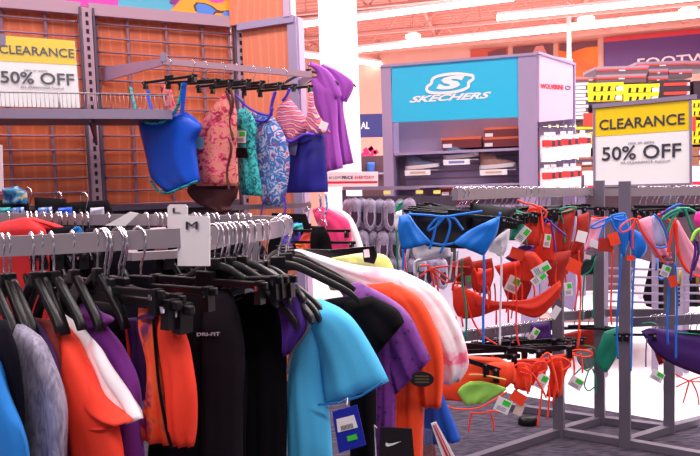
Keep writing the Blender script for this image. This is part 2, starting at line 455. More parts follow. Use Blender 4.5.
# ---------------------------------------------------------------- shelf with clearance sign
SH = plane2(0, 3.12, 172, 3.38, 190)
zs = SH.at(90, 112.5).z
sp = lambda x, z, off=0.0: V((SH.at(x, 112, off).x, SH.at(x, 112, off).y, z))
e = empty('wall_shelf', sp(60, zs - 0.03), 'dark steel wall shelf with a low wire fence on its front edge', 'shelf')
b = MB(); b.prism([sp(-70, zs), sp(172, zs), sp(172, zs) + SH.n * 0.42, sp(-70, zs) + SH.n * 0.42], V((0, 0, -0.025))); b.build('shelf_board', m_steel_d, e)
b = MB(); b.bar(sp(-70, zs - 0.008, 0.006), sp(172, zs - 0.008, 0.006), 0.012, 0.05); b.build('front_lip', m_steel, e)
b = MB()
zf = zs + 0.10
b.tube([sp(-70, zf, -0.01), sp(170, zf, -0.01)], 0.004, 6)
x = -69
while x < 170:
    b.tube([sp(x, zs + 0.01, -0.01), sp(x, zf, -0.01)], 0.0016, 4); x += 4.4
for x in (-60, 60, 165): b.tube([sp(x, zs, -0.01), sp(x, zf, -0.01)], 0.004, 5)
b.build('wire_fence', m_bar, e)
for x in (-65, 88):
    b = MB(); b.prism([sp(x, zs - 0.03), sp(x, zs - 0.03) + SH.n * 0.42, sp(x, zs - 0.14) + SH.n * 0.42, sp(x, zs - 0.05)], SH.u * 0.012); b.build('bracket', m_steel_d, e)

def clearance(pl, quad, split, words, label, name='clearance_sign', frame=None, fw=2.5):
    """quad: photo corners (tl, tr, br, bl); split: share of yellow; words: list of (text, x0, x1, ytop, ybot) in 0..1, mat"""
    tl, tr, br, bl = quad
    e = empty(name, pl.at((bl[0] + br[0]) / 2, (bl[1] + br[1]) / 2), label, 'sign')
    def q(s, t): return (tl[0] + (tr[0] - tl[0]) * s + ((bl[0] + (br[0] - bl[0]) * s) - (tl[0] + (tr[0] - tl[0]) * s)) * t,
                         tl[1] + (tr[1] - tl[1]) * s + ((bl[1] + (br[1] - bl[1]) * s) - (tl[1] + (tr[1] - tl[1]) * s)) * t)
    b = MB(); panel_px(b, pl, [q(0, 1), q(1, 1), q(1, 0), q(0, 0)], 0.004); b.build('white_sheet', m_paper, e)
    b = MB(); panel_px(b, pl, [q(0, split), q(1, split), q(1, 0), q(0, 0)], 0.001, 0, 0.0015); b.build('yellow_band', m_yel, e)
    for s, x0, x1, y0, y1, m, bo in words:
        text_px(e, s, pl, q(x0, y1), q(x1, y1), q(x0, y0), m, 0.003, bold=bo)
    return e, q
CS = plane2(0, 3.26, 80, 3.36, 190)
e, q = clearance(CS, ((-24, 33.5), (74.5, 41), (80, 108), (-18, 106)), 0.36,
    [('CLEARANCE', 0.225, 0.985, 0.13, 0.255, m_ink, 0.01), ('take an extra', 0.46, 0.70, 0.455, 0.485, m_grey_ink, 0), ('50% OFF', 0.215, 0.965, 0.50, 0.67, m_ink, 0.015), ('ALL CLEARANCE Apparel', 0.41, 0.85, 0.70, 0.735, m_grey_ink, 0)],
    'yellow and white clearance sign standing on the wall shelf at left')
b = MB(); panel_px(b, CS, [q(0, 1), q(1.02, 1), q(1.02, -0.02), q(0, -0.02)], 0.002, 0, 0.0075)
mg = bpy.data.materials.new('clear_plastic'); mg.use_nodes = True
g = mg.node_tree.nodes['Principled BSDF']; g.inputs['Alpha'].default_value = 0.05; g.inputs['Roughness'].default_value = 0.08; g.inputs['Base Color'].default_value = (1, 1, 1, 1)
b.build('plastic_sleeve', mg, e)
b = MB(); T = plane(0, 3.0, -20); panel_px(b, T, [(-40, 46), (4.5, 45), (4.5, 34.5), (-40, 33)], 0.04)
tag(b.build('hang_rail_end', m_steel), 'end of a grey steel hang rail at the upper left picture edge', 'rail')
b = MB(); T = plane(0, 2.7, -10); panel_px(b, T, [(-30, 195), (3.5, 191), (2, 145), (-30, 142)], 0.004)
tag(b.build('sign_card', M('pink_white_card', (240, 214, 226), 0.5)), 'pale card edge hanging at the left picture edge under the shelf', 'sign')

# ---------------------------------------------------------------- face-out arm and hang rail of the swimwear
e = empty('hang_rail', P(168, 66, 3.32), 'grey steel hang rail on a blade bracket carrying the swimwear', 'rail')
a0, a1 = P(99, 74, 3.93), P(164, 61.5, 3.3)
b = MB()
t = (a1 - a0).normalized(); sd = t.cross(Z).normalized() * 0.006
def bl(p, h0, h1): return [p - sd + V((0, 0, h0)), p + sd + V((0, 0, h0)), p + sd + V((0, 0, h1)), p - sd + V((0, 0, h1))]
b.hexa(bl(a0, -0.055, 0.035), bl(a1, -0.018, 0.018)); b.build('blade_bracket', M('lilac_steel', (176, 140, 170), 0.4, 0.2), e)
b = MB(); b.box(a1 + V((0, 0, 0.02)), 0.03, 0.02, 0.045); b.build('end_catch', m_steel, e)
r0, r1 = P(163, 58.5, 3.3), P(311, 72, 3.55)
b = MB(); b.bar(r0 - V((0, 0, 0.015)), r1 - V((0, 0, 0.015)), 0.02, 0.033); b.build('rail_tube', m_rail, e)
b = MB(); b.bar(r1 - V((0, 0, 0.015)), P(300, 84, 4.05), 0.012, 0.05); b.build('blade_bracket', m_steel, e)
def railpt(x):                        # a point on top of that rail
    k = (x - 163) / 148.0; return P(x, 58.5 + 13.5 * k, 3.3 + 0.25 * k)
# ================================================================ shoe display in the middle
SK = plane2(382, 5.32, 537, 5.0, 180)
SU, SN = SK.u, SK.n
e = empty('shoe_display', SK.at(460, 210) * 1, 'tall lilac shoe display with a cyan header', 'display')
def sz(x, z, off=0.0):
    p = SK.at(x, 120, off); return V((p.x, p.y, z))
ztop = SK.at(460, 60).z
D = 0.42
b = MB(); b.post(sz(387, 0) + SN * D / 2, 0, ztop, 0.085, D, SU); b.build('side_panel', m_frame, e)
b = MB(); b.post(sz(528, 0) + SN * D / 2, 0, ztop, 0.145, D, SU); b.build('side_panel', m_frame, e)
b = MB(); b.prism([sz(392, 0), sz(519.5, 0), sz(519.5, ztop - 0.02), sz(392, ztop - 0.02)], SN * 0.012)
for i in range(len(b.v)): b.v[i] += SN * 0.33
b.build('back_panel', M('lilac_back', (172, 152, 174), 0.6), e)
b = MB()
for k in range(9):
    z = 1.10 + k * 0.06
    if SK.at(400, 180).z - 0.05 < z < SK.at(400, 152).z: b.prism([sz(398, z) + SN * 0.325, sz(519, z) + SN * 0.325, sz(519, z + 0.045) + SN * 0.325, sz(398, z + 0.045) + SN * 0.325], SN * 0.008)
b.build('slatwall', M('lilac_slat', (206, 190, 220), 0.5), e)
hd = empty('header', sz(455, 2), None, None); hd.name = 'header'
hd.location = (0, 0, 0); hd.parent = e; hd['_o'] = e['_o']
def kid(b, name, mat, **k): return b.build(name, mat, hd, **k)
b = MB(); panel_px(b, SK, [(391.5, 122), (519.8, 116.7), (520, 55), (391.5, 65.3)], 0.06, 0, -0.01); kid(b, 'cyan_sheet', M('cyan_sheet', (44, 196, 238), 0.35))
b = MB(); b.bar(sz(382, ztop, 0.0), sz(537, ztop, 0.0), 0.03, 0.02); kid(b, 'top_trim', m_frame)
hdw = lambda s, bl, br, tl, **k: text_px(hd, s, SK, bl, br, tl, M('logo_white', (250, 252, 252), 0.4), off=-0.005, **k)
hdw('SKECHERS', (409, 102.8), (489.5, 98.2), (411, 96.2), shear=0.3, bold=0.036)
# the S mark: letter with two flanking ribbons
hdw('S', (436, 90), (463, 88.4), (437.5, 76.5), shear=0.2, bold=0.055)
b = MB()
def rib(pts, w=0.0105):
    b.strip([SK.at(x, y, -0.004) for x, y in sm2(pts, 6)], w, 0.002)
rib([(470, 75), (456, 73.6), (440, 75.5), (432.5, 79), (431.5, 83), (427, 87), (427.5, 91), (434, 92.8), (448, 92.6), (460, 90.6), (468, 87), (468.5, 82.5), (473, 79), (472.5, 75.6), (470, 75)], 0.0115)
kid(b, 'logo_ribbon', M('logo_white', (250, 252, 252)))
# shelves
def shelf_at(y, name='shelf_board'):
    b = MB(); z = SK.at(460, y).z
    b.prism([sz(392.5, z) + SN * 0.03, sz(519.5, z) + SN * 0.03, sz(519.5, z) + SN * 0.33, sz(392.5, z) + SN * 0.33], V((0, 0, -0.02)))
    b.build(name, m_frame, e); return z
z1 = shelf_at(150); z2 = shelf_at(184.5); z3 = shelf_at(206)
b = MB(); b.prism([sz(392, 0), sz(519.5, 0), sz(519.5, 0.8), sz(392, 0.8)], SN * 0.3); b.build('plinth', M('pale_plinth', (232, 222, 240), 0.5), e)
# side bay with the white panel (right flank, running back)
a = SK.at(538.5, 120); a = V((a.x, a.y, 0)); c = P(575, 120, 5.55); c = V((c.x, c.y, 0))
SB = PL(a, ((c - a).y * -1, (c - a).x)) if False else plane2(538.5, SK.at(538.5, 150).y, 575, 5.55, 150)
e2 = empty('sock_display', SB.at(556, 205), 'side bay under a white panel with red lettering beside the shoe display', 'display')
sb = lambda x, z, off=0.0: V((SB.at(x, 120, off).x, SB.at(x, 120, off).y, z))
zt2 = SB.at(540, 53.5).z
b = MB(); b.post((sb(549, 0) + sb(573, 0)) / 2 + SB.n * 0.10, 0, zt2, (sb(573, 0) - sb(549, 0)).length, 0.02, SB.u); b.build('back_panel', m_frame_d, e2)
b = MB(); b.post(sb(574.3, 0) + SB.n * 0.06, 0, zt2, 0.02, 0.14, SB.u); b.build('side_panel', m_frame, e2)
hd2 = empty('header', (0, 0, 0), None, None); hd2.parent = e2; hd2['_o'] = e2['_o']
b = MB(); panel_px(b, SB, [(539.5, 122), (573, 119), (573, 59), (539.5, 54.5)], 0.03); b.build('white_board', M('pink_white', (216, 188, 212), 0.45), hd2)
b = MB(); b.bar(sb(538, zt2), sb(575, zt2), 0.025, 0.02); b.build('top_trim', m_frame, hd2)
text_px(hd2, 'WOLVERINE', SB, (540.4, 88.6), (563.2, 89.8), (540.4, 83.6), m_red, bold=0.03)
b = MB(); b.tube([SB.at(x, y, 0.004) for x, y in ell(567.5, 87.8, 2.4, 1.8, 0, 12)], 0.0035, 5, closed=True); b.build('emblem', m_ink, hd2)

# shoe boxes -----------------------------------------------------------------
def make_box(name, w, h, d, mbody, mlid, mlabel, label, cat_, band=None, lid=0.3, stripes=0, lab=(0.05, 0.3, 0.1, 0.6)):
    """origin bottom centre of the front face; +x right, +y back"""
    e = empty(name, (0, 0, 0), label, cat_)
    b = MB(); b.box((0, d / 2, h * (1 - lid) / 2), w, d, h * (1 - lid)); b.build('box_body', mbody, e)
    b = MB(); b.box((0, d / 2, h * (1 - lid / 2)), w + 0.006, d + 0.006, h * lid); b.build('lid', mlid, e)
    b = MB(); x0, x1, y0, y1 = lab; b.box((-w / 2 + w * (x0 + x1) / 2, -0.0045, h * (y0 + y1) / 2), w * (x1 - x0), 0.002, h * (y1 - y0)); b.build('end_label', mlabel, e)
    if band: 
        b = MB(); b.box((w * 0.05, -0.0045, h * 0.55), w * 0.72, 0.002, h * 0.3); b.build('colour_band', band, e)
    if stripes:
        b = MB()
        for i in range(stripes):
            x = -w * 0.32 + w * 0.62 * i / max(1, stripes - 1)
            b.prism([V((x - w * 0.04, -0.0045, h * 0.12)), V((x + w * 0.03, -0.0045, h * 0.12)), V((x + w * 0.055, -0.0045, h * 0.62)), V((x - w * 0.015, -0.0045, h * 0.62))], V((0, 0.002, 0)))
        b.box((0, -0.0035, h * 0.12), w * 0.68, 0.002, h * 0.03)
        b.build('stripe_marks', m_slot, e)
    return e
m_maroon = M('maroon_box', (116, 40, 48), 0.5); m_oran = M('orange_lid', (222, 104, 66), 0.5)
m_dgrey = M('charcoal_box', (92, 72, 86), 0.5); m_lgrey = M('grey_box', (150, 122, 142), 0.5)
m_ybox = M('yellow_box', (246, 214, 20), 0.45); m_bbox = M('black_box', (52, 34, 46), 0.45); m_orb = M('red_band', (238, 62, 48), 0.45)
m_brown = M('brown_box', (150, 92, 70), 0.6); m_wlab = M('box_label', (236, 222, 228), 0.5)
protos = {
 'maroon': make_box('shoe_box', 0.33, 0.085, 0.26, m_maroon, m_oran, m_wlab, 'x', 'shoe box', lid=0.22, lab=(0.03, 0.26, 0.06, 0.42)),
 'grey': make_box('shoe_box', 0.56, 0.115, 0.34, m_dgrey, m_lgrey, m_wlab, 'x', 'shoe box', band=None, lid=0.3, lab=(0.44, 0.56, 0.42, 0.60)),
 'yellow': make_box('shoe_box', 0.34, 0.11, 0.30, m_ybox, m_ybox, m_wlab, 'x', 'shoe box', lid=0.32, stripes=4, lab=(0.80, 0.99, 0.12, 0.55)),
 'black': make_box('shoe_box', 0.40, 0.12, 0.32, m_bbox, m_bbox, M('box_logo', (196, 176, 190), 0.5), 'x', 'shoe box', band=m_orb, lid=0.28, lab=(0.88, 0.98, 0.35, 0.7)),
 'pale': make_box('shoe_box', 0.17, 0.10, 0.30, m_dgrey, m_wlab, m_wlab, 'x', 'shoe box', lid=0.35, lab=(0.1, 0.8, 0.1, 0.5)),
 'brown': make_box('shoe_box', 0.22, 0.13, 0.30, m_brown, m_brown, m_wlab, 'x', 'shoe box', lid=0.3, lab=(0.4, 0.9, 0.15, 0.6)),
}
DIM = {'maroon': (0.33, 0.085), 'grey': (0.56, 0.115), 'yellow': (0.34, 0.11), 'black': (0.40, 0.12), 'pale': (0.17, 0.10), 'brown': (0.22, 0.13)}
b = MB()   # red strip of the grey boxes lies under the lid
b.box((0, -0.0045, 0.115 * 0.60), 0.55, 0.002, 0.016); b.build('red_strip', m_orb, protos['grey'])
used = set()
def put_box(kind, x0, x1, yb, d, label, group, yaw=0.0, h=None):
    """front face spans photo columns x0..x1 with its bottom at row yb"""
    if kind in used: o = copy_tree(protos[kind])
    else: o = protos[kind]; used.add(kind)
    p = P((x0 + x1) / 2, yb, d); w = (x1 - x0) / F * d
    o.location = p; o.rotation_euler = (0, 0, yaw)
    o.scale = (w / DIM[kind][0], 1, (h / F * d / DIM[kind][1]) if h else 1)
    tag(o, label, 'shoe box', group); return o
yw = math.atan2(SU.y, SU.x)
db = SK.at(460, 150).y + 0.07
put_box('maroon', 442, 481, 147.8, db + 0.03, 'dark red shoe box lying alone left of the stacked pair on the shoe display', 'shoe boxes on the shoe display', yw, 10.5)
put_box('maroon', 484, 518.5, 146.6, db - 0.06, 'lower dark red shoe box of the stacked pair on the shoe display', 'shoe boxes on the shoe display', yw, 9.6)
put_box('maroon', 484.5, 518, 136.8, db - 0.06, 'upper dark red shoe box of the stacked pair on the shoe display', 'shoe boxes on the shoe display', yw, 9.6)
for x0, x1, y, lb in ((441, 472, 205, 'lower'), (441, 472, 195.5, 'upper')):
    put_box('maroon', x0, x1, y, db + 0.03, lb + ' dark red shoe box under the lowest shelf of the shoe display', 'shoe boxes on the shoe display', yw, 9)

# display shoes on small ledges with price cards ------------------------------
def shoe_mesh(L=0.26):
    b = MB(); n = 14; vs = []; m = 10
    for i in range(n + 1):
        t = i / n; x = -L / 2 + L * t
        w = 0.042 * (0.75 + 0.4 * math.sin(math.pi * min(1, t * 0.9 + 0.12))) * (max(0.0, 1 - abs(2 * t - 1) ** 6)) ** 0.5 + 0.002
        h = 0.028 + (0.062 * max(0, 1 - (t / 0.55) ** 2) ** 0.5 if t < 0.5 else 0.026 * (1 - t) * 2 ** 0.5) + 0.012 * math.sin(math.pi * t)
        for k in range(m + 1):
            g = math.pi * k / m; vs.append(V((x, -w * math.cos(g), 0.022 + (h - 0.01) * math.sin(g) ** 0.8)))
    fs = []
    for i in range(n):
        for k in range(m): fs.append((i * (m + 1) + k, (i + 1) * (m + 1) + k, (i + 1) * (m + 1) + k + 1, i * (m + 1) + k + 1))
    b.add(vs, fs); return b
def sole_mesh(L=0.27):
    b = MB(); n = 18; top = []; 
    for i in range(2 * n):
        t = (i if i <= n else 2 * n - i) / n; s_ = 1 if i <= n else -1
        x = -L / 2 + L * t; w = 0.044 * (0.78 + 0.36 * math.sin(math.pi * min(1, t * 0.9 + 0.12))) * (max(0.0, 1 - abs(2 * t - 1) ** 6)) ** 0.5 + 0.001
        top.append(V((x, -s_ * w, 0.026 + 0.012 * t * t)))
    b.prism(top, V((0, 0, -0.024))); return b
m_sole = M('shoe_sole', (226, 214, 220), 0.6)
for x, y, c, lb in ((420, 169.3, (92, 96, 122), 'dark grey-blue display shoe on the left ledge of the shoe display'), (459.5, 158.6, (84, 96, 124), 'blue-grey display shoe on the middle ledge of the shoe display'), (497, 168.8, (152, 112, 104), 'tan display shoe on the right ledge of the shoe display')):
    p = SK.at(x, y, -0.14)
    e3 = empty('display_shoe', p, lb, 'shoe', 'display shoes on ledges', yw); e3.scale = (1.1, 1, 1.35)
    shoe_mesh().build('upper', M('shoe_%d' % c[0], c, 0.7, var=0.2, vs=30), e3); sole_mesh().build('sole', m_sole, e3)
    e4 = empty('shoe_ledge', p - V((0, 0, 0.004)), 'clear ledge with white price card under the ' + lb.split(' display')[0] + ' shoe', 'ledge', None, yw)
    b = MB(); b.box((0, 0.06, -0.004), 0.30, 0.24, 0.006); b.build('ledge_plate', M('ledge_plastic', (196, 178, 196), 0.3), e4)
    b = MB(); b.box((-0.03, -0.075, -0.022), 0.22, 0.004, 0.046); b.build('price_card', m_white, e4)
    b = MB(); b.box((-0.03, -0.078, -0.022), 0.13, 0.002, 0.018); b.build('card_print', M('card_print', (214, 176, 140), 0.6) if x != 459.5 else M('card_print_blue', (120, 130, 190), 0.6), e4)

# sock packs ---------------------------------------------------------------
sock = empty('sock_pack', (0, 0, 0), 'x', 'socks')
b = MB()
for k, (dx, w) in enumerate(((-0.03, 0.05), (0.012, 0.05), (0.045, 0.04))):
    vs = []; n = 8
    rows = 9
    for j in range(rows + 1):
        z = -0.02 - 0.21 * j / rows; ww = w / 2 * (0.7 + 0.5 * math.sin(math.pi * (0.25 + 0.6 * j / rows)))
        for g in range(n): vs.append(V((dx + ww * math.cos(6.283 * g / n), 0.02 * math.sin(6.283 * g / n) - 0.004 * k, z)))
    fs = [(j * n + g, j * n + (g + 1) % n, (j + 1) * n + (g + 1) % n, (j + 1) * n + g) for j in range(rows) for g in range(n)]
    fs += [tuple(range(n)), tuple(rows * n + g for g in range(n))[::-1]]
    b.add(vs, fs)
b.build('sock_bundle', M('white_cotton', (250, 248, 252), 0.85, bump=0.2), sock)
b = MB(); b.box((0.006, -0.0, -0.085), 0.118, 0.056, 0.052); b.build('paper_band', M('band_red', (222, 52, 50), 0.5), sock)
b = MB(); b.box((0.035, -0.0290, -0.085), 0.026, 0.002, 0.045); b.build('band_print', m_ink, sock)
b = MB(); b.box((0.0, 0.0, -0.02), 0.05, 0.003, 0.05); b.build('hook_card', m_white, sock)
first = True
yb = math.atan2(SB.u.y, SB.u.x)
for row, (y, xs) in enumerate(((133.5, (541, 549, 557.5, 567, 577)), (165.5, (541, 550, 560, 569.5)))):
    for i, x in enumerate(xs):
        o = sock if first else copy_tree(sock); first = False
        o.location = SB.at(x, y - i * 0.5, 0.05 - 0.02 * (i % 2)); o.rotation_euler = (0, 0, yb - 0.3); o.scale = (1.3, 1, 1.0)
        tag(o, 'white sock pack with red band in the %s row beside the shoe display' % ('upper', 'lower')[row], 'socks', ('upper', 'lower')[row] + ' row of sock packs')
    for i, x in enumerate(xs[:4]):
        p = SB.at(x + 1, y - 6.5 - i * 0.1, 0.06)
        b = MB(); b.tube([p, p + SB.n * 0.14], 0.003, 5); o = b.build('wire_prong', m_chrome)
        tag(o, 'wire hook prong holding the %s row of sock packs' % ('upper', 'lower')[row], 'hook', ('upper', 'lower') [row] + ' row of wire prongs')
        b = MB(); b.box(p - SB.n * 0.004, 0.04, 0.003, 0.024, SB.u, SB.n); b.build('price_tag', M('tag_cream', (246, 232, 170), 0.5), o)

# ---------------------------------------------------------------- shelving with shoe boxes at the right, behind the clearance sign
dr = 6.6
e = empty('box_shelving', P(640, 210, dr + 0.2), 'long steel shelving loaded with yellow, black and grey shoe boxes', 'shelving')
b = MB(); q0, q1 = P(572, 150, dr + 0.45), P(760, 150, dr + 0.45)
b.prism([V((q0.x, q0.y, 0)), V((q1.x, q1.y, 0)), V((q1.x, q1.y, 2.2)), V((q0.x, q0.y, 2.2))], V((0, 0.02, 0))); b.build('back_panel', M('shelving_back', (96, 70, 84), 0.7), e)
for y in (101, 128, 158, 192):
    b = MB(); z = P(640, y, dr).z; b.prism([V((P(572, y, dr - 0.03).x, dr - 0.03, z)), V((P(760, y, dr - 0.03).x, dr - 0.03, z)), V((q1.x, dr + 0.44, z)), V((q0.x, dr + 0.44, z))], V((0, 0, -0.025))); b.build('shelf_board', m_steel_d, e)
for x in (573,):
    b = MB(); p = P(x, 150, dr); b.post((p.x, p.y + 0.2), 0, 2.2, 0.03, 0.4, (0, 1)); b.build('side_panel', m_steel, e)
def boxrow(kind, items, d, group, lab, h, yaw=0.0):
    for i, it in enumerate(items):
        x0, x1, yb_ = it[:3]
        put_box(kind, x0, x1, yb_, d, (it[3] if len(it) > 3 else lab), group, yaw, h)
boxrow('grey', [(596, 648, 74.6, 'upper of the two big grey lidded boxes stacked left under the navy sign'), (597, 646, 82.8, 'lower of the two big grey lidded boxes stacked left under the navy sign')], dr + 0.05, 'grey lidded boxes on top', '', 8.3)
boxrow('grey', [(637, 688, 69.5, 'grey lidded box right under the white footwear lettering, topmost of all'), (688, 730, 68.5, 'grey lidded box at the right picture edge under the navy sign')], dr + 0.30, 'grey lidded boxes on top', '', 8)
boxrow('grey', [(649, 668, 77, 'short grey box end beside the two big grey lidded boxes'), (669, 692, 77.5, 'short grey box end above the two black boxes with red bands'), (648, 668, 84, 'short grey box end behind the yellow boxes')], dr + 0.16, 'grey lidded boxes on top', '', 8)
boxrow('grey', [(574, 607, 83, 'grey lidded box beside the white lettered panel above the yellow boxes')], dr + 0.1, 'grey lidded boxes on top', '', 6)
boxrow('yellow', [(588, 623, 92.2), (588.5, 622, 101.2), (623, 659, 93.5), (624, 658, 102.4)], dr - 0.05, 'yellow boxes stacked above the clearance sign', 'yellow shoe box with black slanted marks stacked just above the clearance sign', 9.2)
boxrow('black', [(657.5, 690, 89.2, 'upper black shoe box with red band right of the yellow boxes'), (657.5, 690, 98.2, 'lower black shoe box with red band right of the yellow boxes'), (694, 728, 89.4, 'upper black shoe box with red band cut by the right picture edge'), (694, 728, 98.4, 'lower black shoe box with red band cut by the right picture edge')], dr - 0.02, 'black boxes with red bands', '', 8.8)
boxrow('pale', [(574.5, 588, 90 + 7.4 * i) for i in range(5)], dr - 0.04, 'dark boxes with white lids beside the lettered panel', 'white-lidded dark shoe box end in the column beside the white lettered panel', 7)
boxrow('yellow', [(575, 593, 134), (575, 592, 141.5), (573, 592, 148.5)], dr - 0.02, 'yellow boxes left of the clearance sign', 'yellow shoe box on the shelf left of the clearance sign', 7)
boxrow('brown', [(575, 593, 166, 'brown shoe box beside the left edge of the clearance sign, upper one'), (575, 593, 176.5, 'brown shoe box beside the left edge of the clearance sign, lower one')], dr - 0.02, 'brown boxes left of the clearance sign', '', 9.5)
boxrow('yellow', [(690, 712, 108), (690, 714, 116), (690, 712, 128), (690, 713, 136), (690, 714, 144)], dr - 0.06, 'yellow boxes right of the clearance sign', 'yellow shoe box with black marks at the right picture edge beside the clearance sign', 7.6)
boxrow('brown', [(690, 712, 156, 'brown shoe box at the right picture edge, uppermost of three'), (690, 712, 166, 'brown shoe box at the right picture edge, middle of three'), (690, 712, 176, 'brown shoe box at the right picture edge, lowest of three')], dr - 0.05, 'brown boxes right of the clearance sign', '', 9)
for x0, y0, x1, y1, lb in ((583.5, 113, 593, 127, 'red square tag at the upper left of the clearance sign'), (690, 117, 696, 131, 'red square tag at the right of the clearance sign')):
    T = plane(x0, dr - 0.32, 0); b = MB(); panel_px(b, T, [(x0, y1), (x1, y1), (x1, y0), (x0, y0)], 0.006); tag(b.build('shelf_tag', m_orb), lb, 'tag')
for x0, y0, x1, y1, lb in ((584.5, 171, 595, 190, 'white card with red stripe beside the lower left of the clearance sign'), (690, 166, 706, 186, 'white card with red stripe at the right picture edge'),):
    T = plane(x0, dr - 0.3, 0); e3 = empty('price_card', T.at(x0, y1), lb, 'sign')
    b = MB(); panel_px(b, T, [(x0, y1), (x1, y1), (x1, y0), (x0, y0)], 0.004); b.build('card', m_white, e3)
    b = MB(); panel_px(b, T, [(x0, y1 - 1.2), (x1, y1 - 1.2), (x1, y1 - 4.5), (x0, y1 - 4.5)], 0.002, 0, 0.003); b.build('red_stripe', m_red, e3)

# ---------------------------------------------------------------- back wall graphics
e = empty('footwear_sign', BW.at(690, 70), 'navy wall sign with red top stripe and white footwear lettering', 'sign')
b = MB(); panel_px(b, BW, [(603.5, 78), (860, 62), (860, 16), (603.5, 43)], 0.05, 0, 0.08); b.build('navy_board', M('navy_board', (92, 52, 108), 0.5), e)
b = MB(); panel_px(b, BW, [(603.5, 43), (860, 20), (860, 14), (603.5, 38.7)], 0.05, 0, 0.085); b.build('red_stripe', M('sign_red', (206, 58, 66), 0.5), e)
text_px(e, 'FOOTWEAR', BW, (636.5, 69.5), (742, 60.5), (636.5, 59.5), M('sign_letter', (238, 214, 212), 0.5), off=0.10, bold=0.01)
def poster(pts, label, mat, extra=()):
    e = empty('wall_poster', BW.at(pts[0][0], pts[0][1]), label, 'poster')
    b = MB(); panel_px(b, BW, pts, 0.04, 0, 0.06); b.build('poster_sheet', mat, e)
    for i, (nm, pp, mm) in enumerate(extra):
        b = MB(); panel_px(b, BW, pp, 0.01, 0, 0.075 + 0.01 * i); b.build(nm, mm, e)
m_om = PRINT('orange_photo', [(0.3, (240, 124, 40)), (0.6, (226, 92, 36)), (0.8, (150, 70, 50))], 0.7)
m_dk = M('photo_dark', (110, 62, 70), 0.6)
poster([(558, 80), (597.5, 78), (597.5, 40.5), (558, 44)], 'orange wall poster right of the thin white pole', m_om, [('dark_figure', [(559, 51), (570, 53), (585, 48), (597, 47), (597, 41), (559, 44.5)], m_dk)])
poster([(470.5, 64), (508, 61), (508, 48), (470.5, 50.5)], 'dark orange wall poster showing above the cyan header', M('photo_rust', (196, 82, 62), 0.6), [('dark_shape', [(488, 60), (507, 59), (506, 49), (498, 50), (488, 53)], m_dk)])
poster([(513, 60), (553, 58), (553, 44), (513, 47.5)], 'dark wall poster behind the right post of the shoe display', m_dk, [('pale_shape', [(530, 58), (548, 57), (543, 46), (536, 46.5)], M('photo_pale', (206, 130, 120), 0.6))])

# "AL" department sign, goods under it
e = empty('department_sign', P(370, 137, 9.0), 'navy hanging sign ending in white letters AL left of the shoe display', 'sign')
T = plane(370, 9.0, 8); b = MB(); panel_px(b, T, [(352, 137.5), (382.5, 137), (382.5, 113.5), (352, 114.5)], 0.04); b.build('navy_board', M('navy_blue_board', (44, 46, 112), 0.5), e)
text_px(e, 'AL', T, (361, 129), (369.5, 128.8), (361, 122), m_white, bold=0.01, off=0.006)
e = empty('back_shelf', P(370, 200, 9.4), 'dark shelving under the navy AL sign', 'shelving')
b = MB(); q = P(368, 200, 9.4); b.box((q.x, q.y, 0.86), 0.8, 0.3, 1.72); b.build('shelf_unit', M('dark_maroon', (84, 50, 58), 0.7), e)
b = MB()
for z in (1.05, 1.455): b.box((q.x, q.y - 0.22, z), 0.8, 0.16, 0.025)
b.build('shelf_board', m_steel, e)
b = MB()
random.seed(3)
for i in range(9):
    p = P(362 + random.random() * 14, 148 + random.random() * 9, 9.35); b.loft(PL(p, (0.1, 1)), [(0, 0), (0, 1)], [(1, 0), (1, 1)]) if False else b.box(p, 0.07, 0.05, 0.06, V((0.8, 0, 0.6)), V((0, 1, 0)), V((-0.6, 0, 0.8)))
tag(b.build('flower_bunch', M('hot_pink', (226, 44, 118), 0.6)), 'bunch of hot pink flowers under the navy AL sign', 'flowers', kind='stuff')
p = P(371, 172, 9.17); b = MB(); b.tube([p, p + V((0, 0, .1)), p + V((0, 0, .14))], 0.06, 8); tag(b.build('spray_bottle', M('bottle_blue', (40, 90, 170), 0.4)), 'small blue bottle below the pink flowers', 'bottle')

# "low price everyday" sign and slipper rack ---------------------------------
T = plane(352, 4.7, 6)
e = empty('price_sign', T.at(352, 187), 'white low price everyday sign with red stripe below the purple shirts', 'sign')
b = MB(); panel_px(b, T, [(322, 187), (378, 186.5), (378, 171.5), (322, 172)], 0.01); b.build('board', m_white, e)
b = MB(); panel_px(b, T, [(324, 183.6), (377.5, 183.2), (377.5, 181), (324, 181.4)], 0.002, 0, 0.002); b.build('red_stripe', m_red, e)
text_px(e, '#1 LOW', T, (329, 179), (341, 179), (329, 176), m_grey_ink); text_px(e, 'PRICE', T, (342, 179), (353, 178.9), (342, 176), m_ink, bold=0.02); text_px(e, 'EVERYDAY!', T, (355, 178.9), (374, 178.7), (355, 175.9), m_red, bold=0.01)
e = empty('slipper_rack', P(380, 260, 4.5), 'low steel rack hung with grey slippers left of the shoe display', 'rack')
a, c = P(343, 188.5, 4.55), P(419, 187.6, 4.4)
b = MB(); b.bar(a, c, 0.03, 0.025); b.build('top_bar', m_steel, e)
for x in (344, 418):
    b = MB(); p = P(x, 190, 4.55 if x < 400 else 4.4); b.post(p + V((0, 0.02, 0)), 0, p.z, 0.03, 0.03, (1, 0)); b.build('post', m_steel_d, e)
b = MB()
for y in (226, 261): b.bar(P(343, y, 4.56), P(419, y - 1, 4.42), 0.02, 0.02)
b.build('cross_bar', m_steel_d, e)
b = MB(); b.prism([P(343, 300, 4.72), P(456, 282, 4.62), P(456, 196, 4.62), P(343, 196, 4.72)], V((0, 0.01, 0))); b.build('back_panel', M('rack_back', (66, 54, 72), 0.7), e)
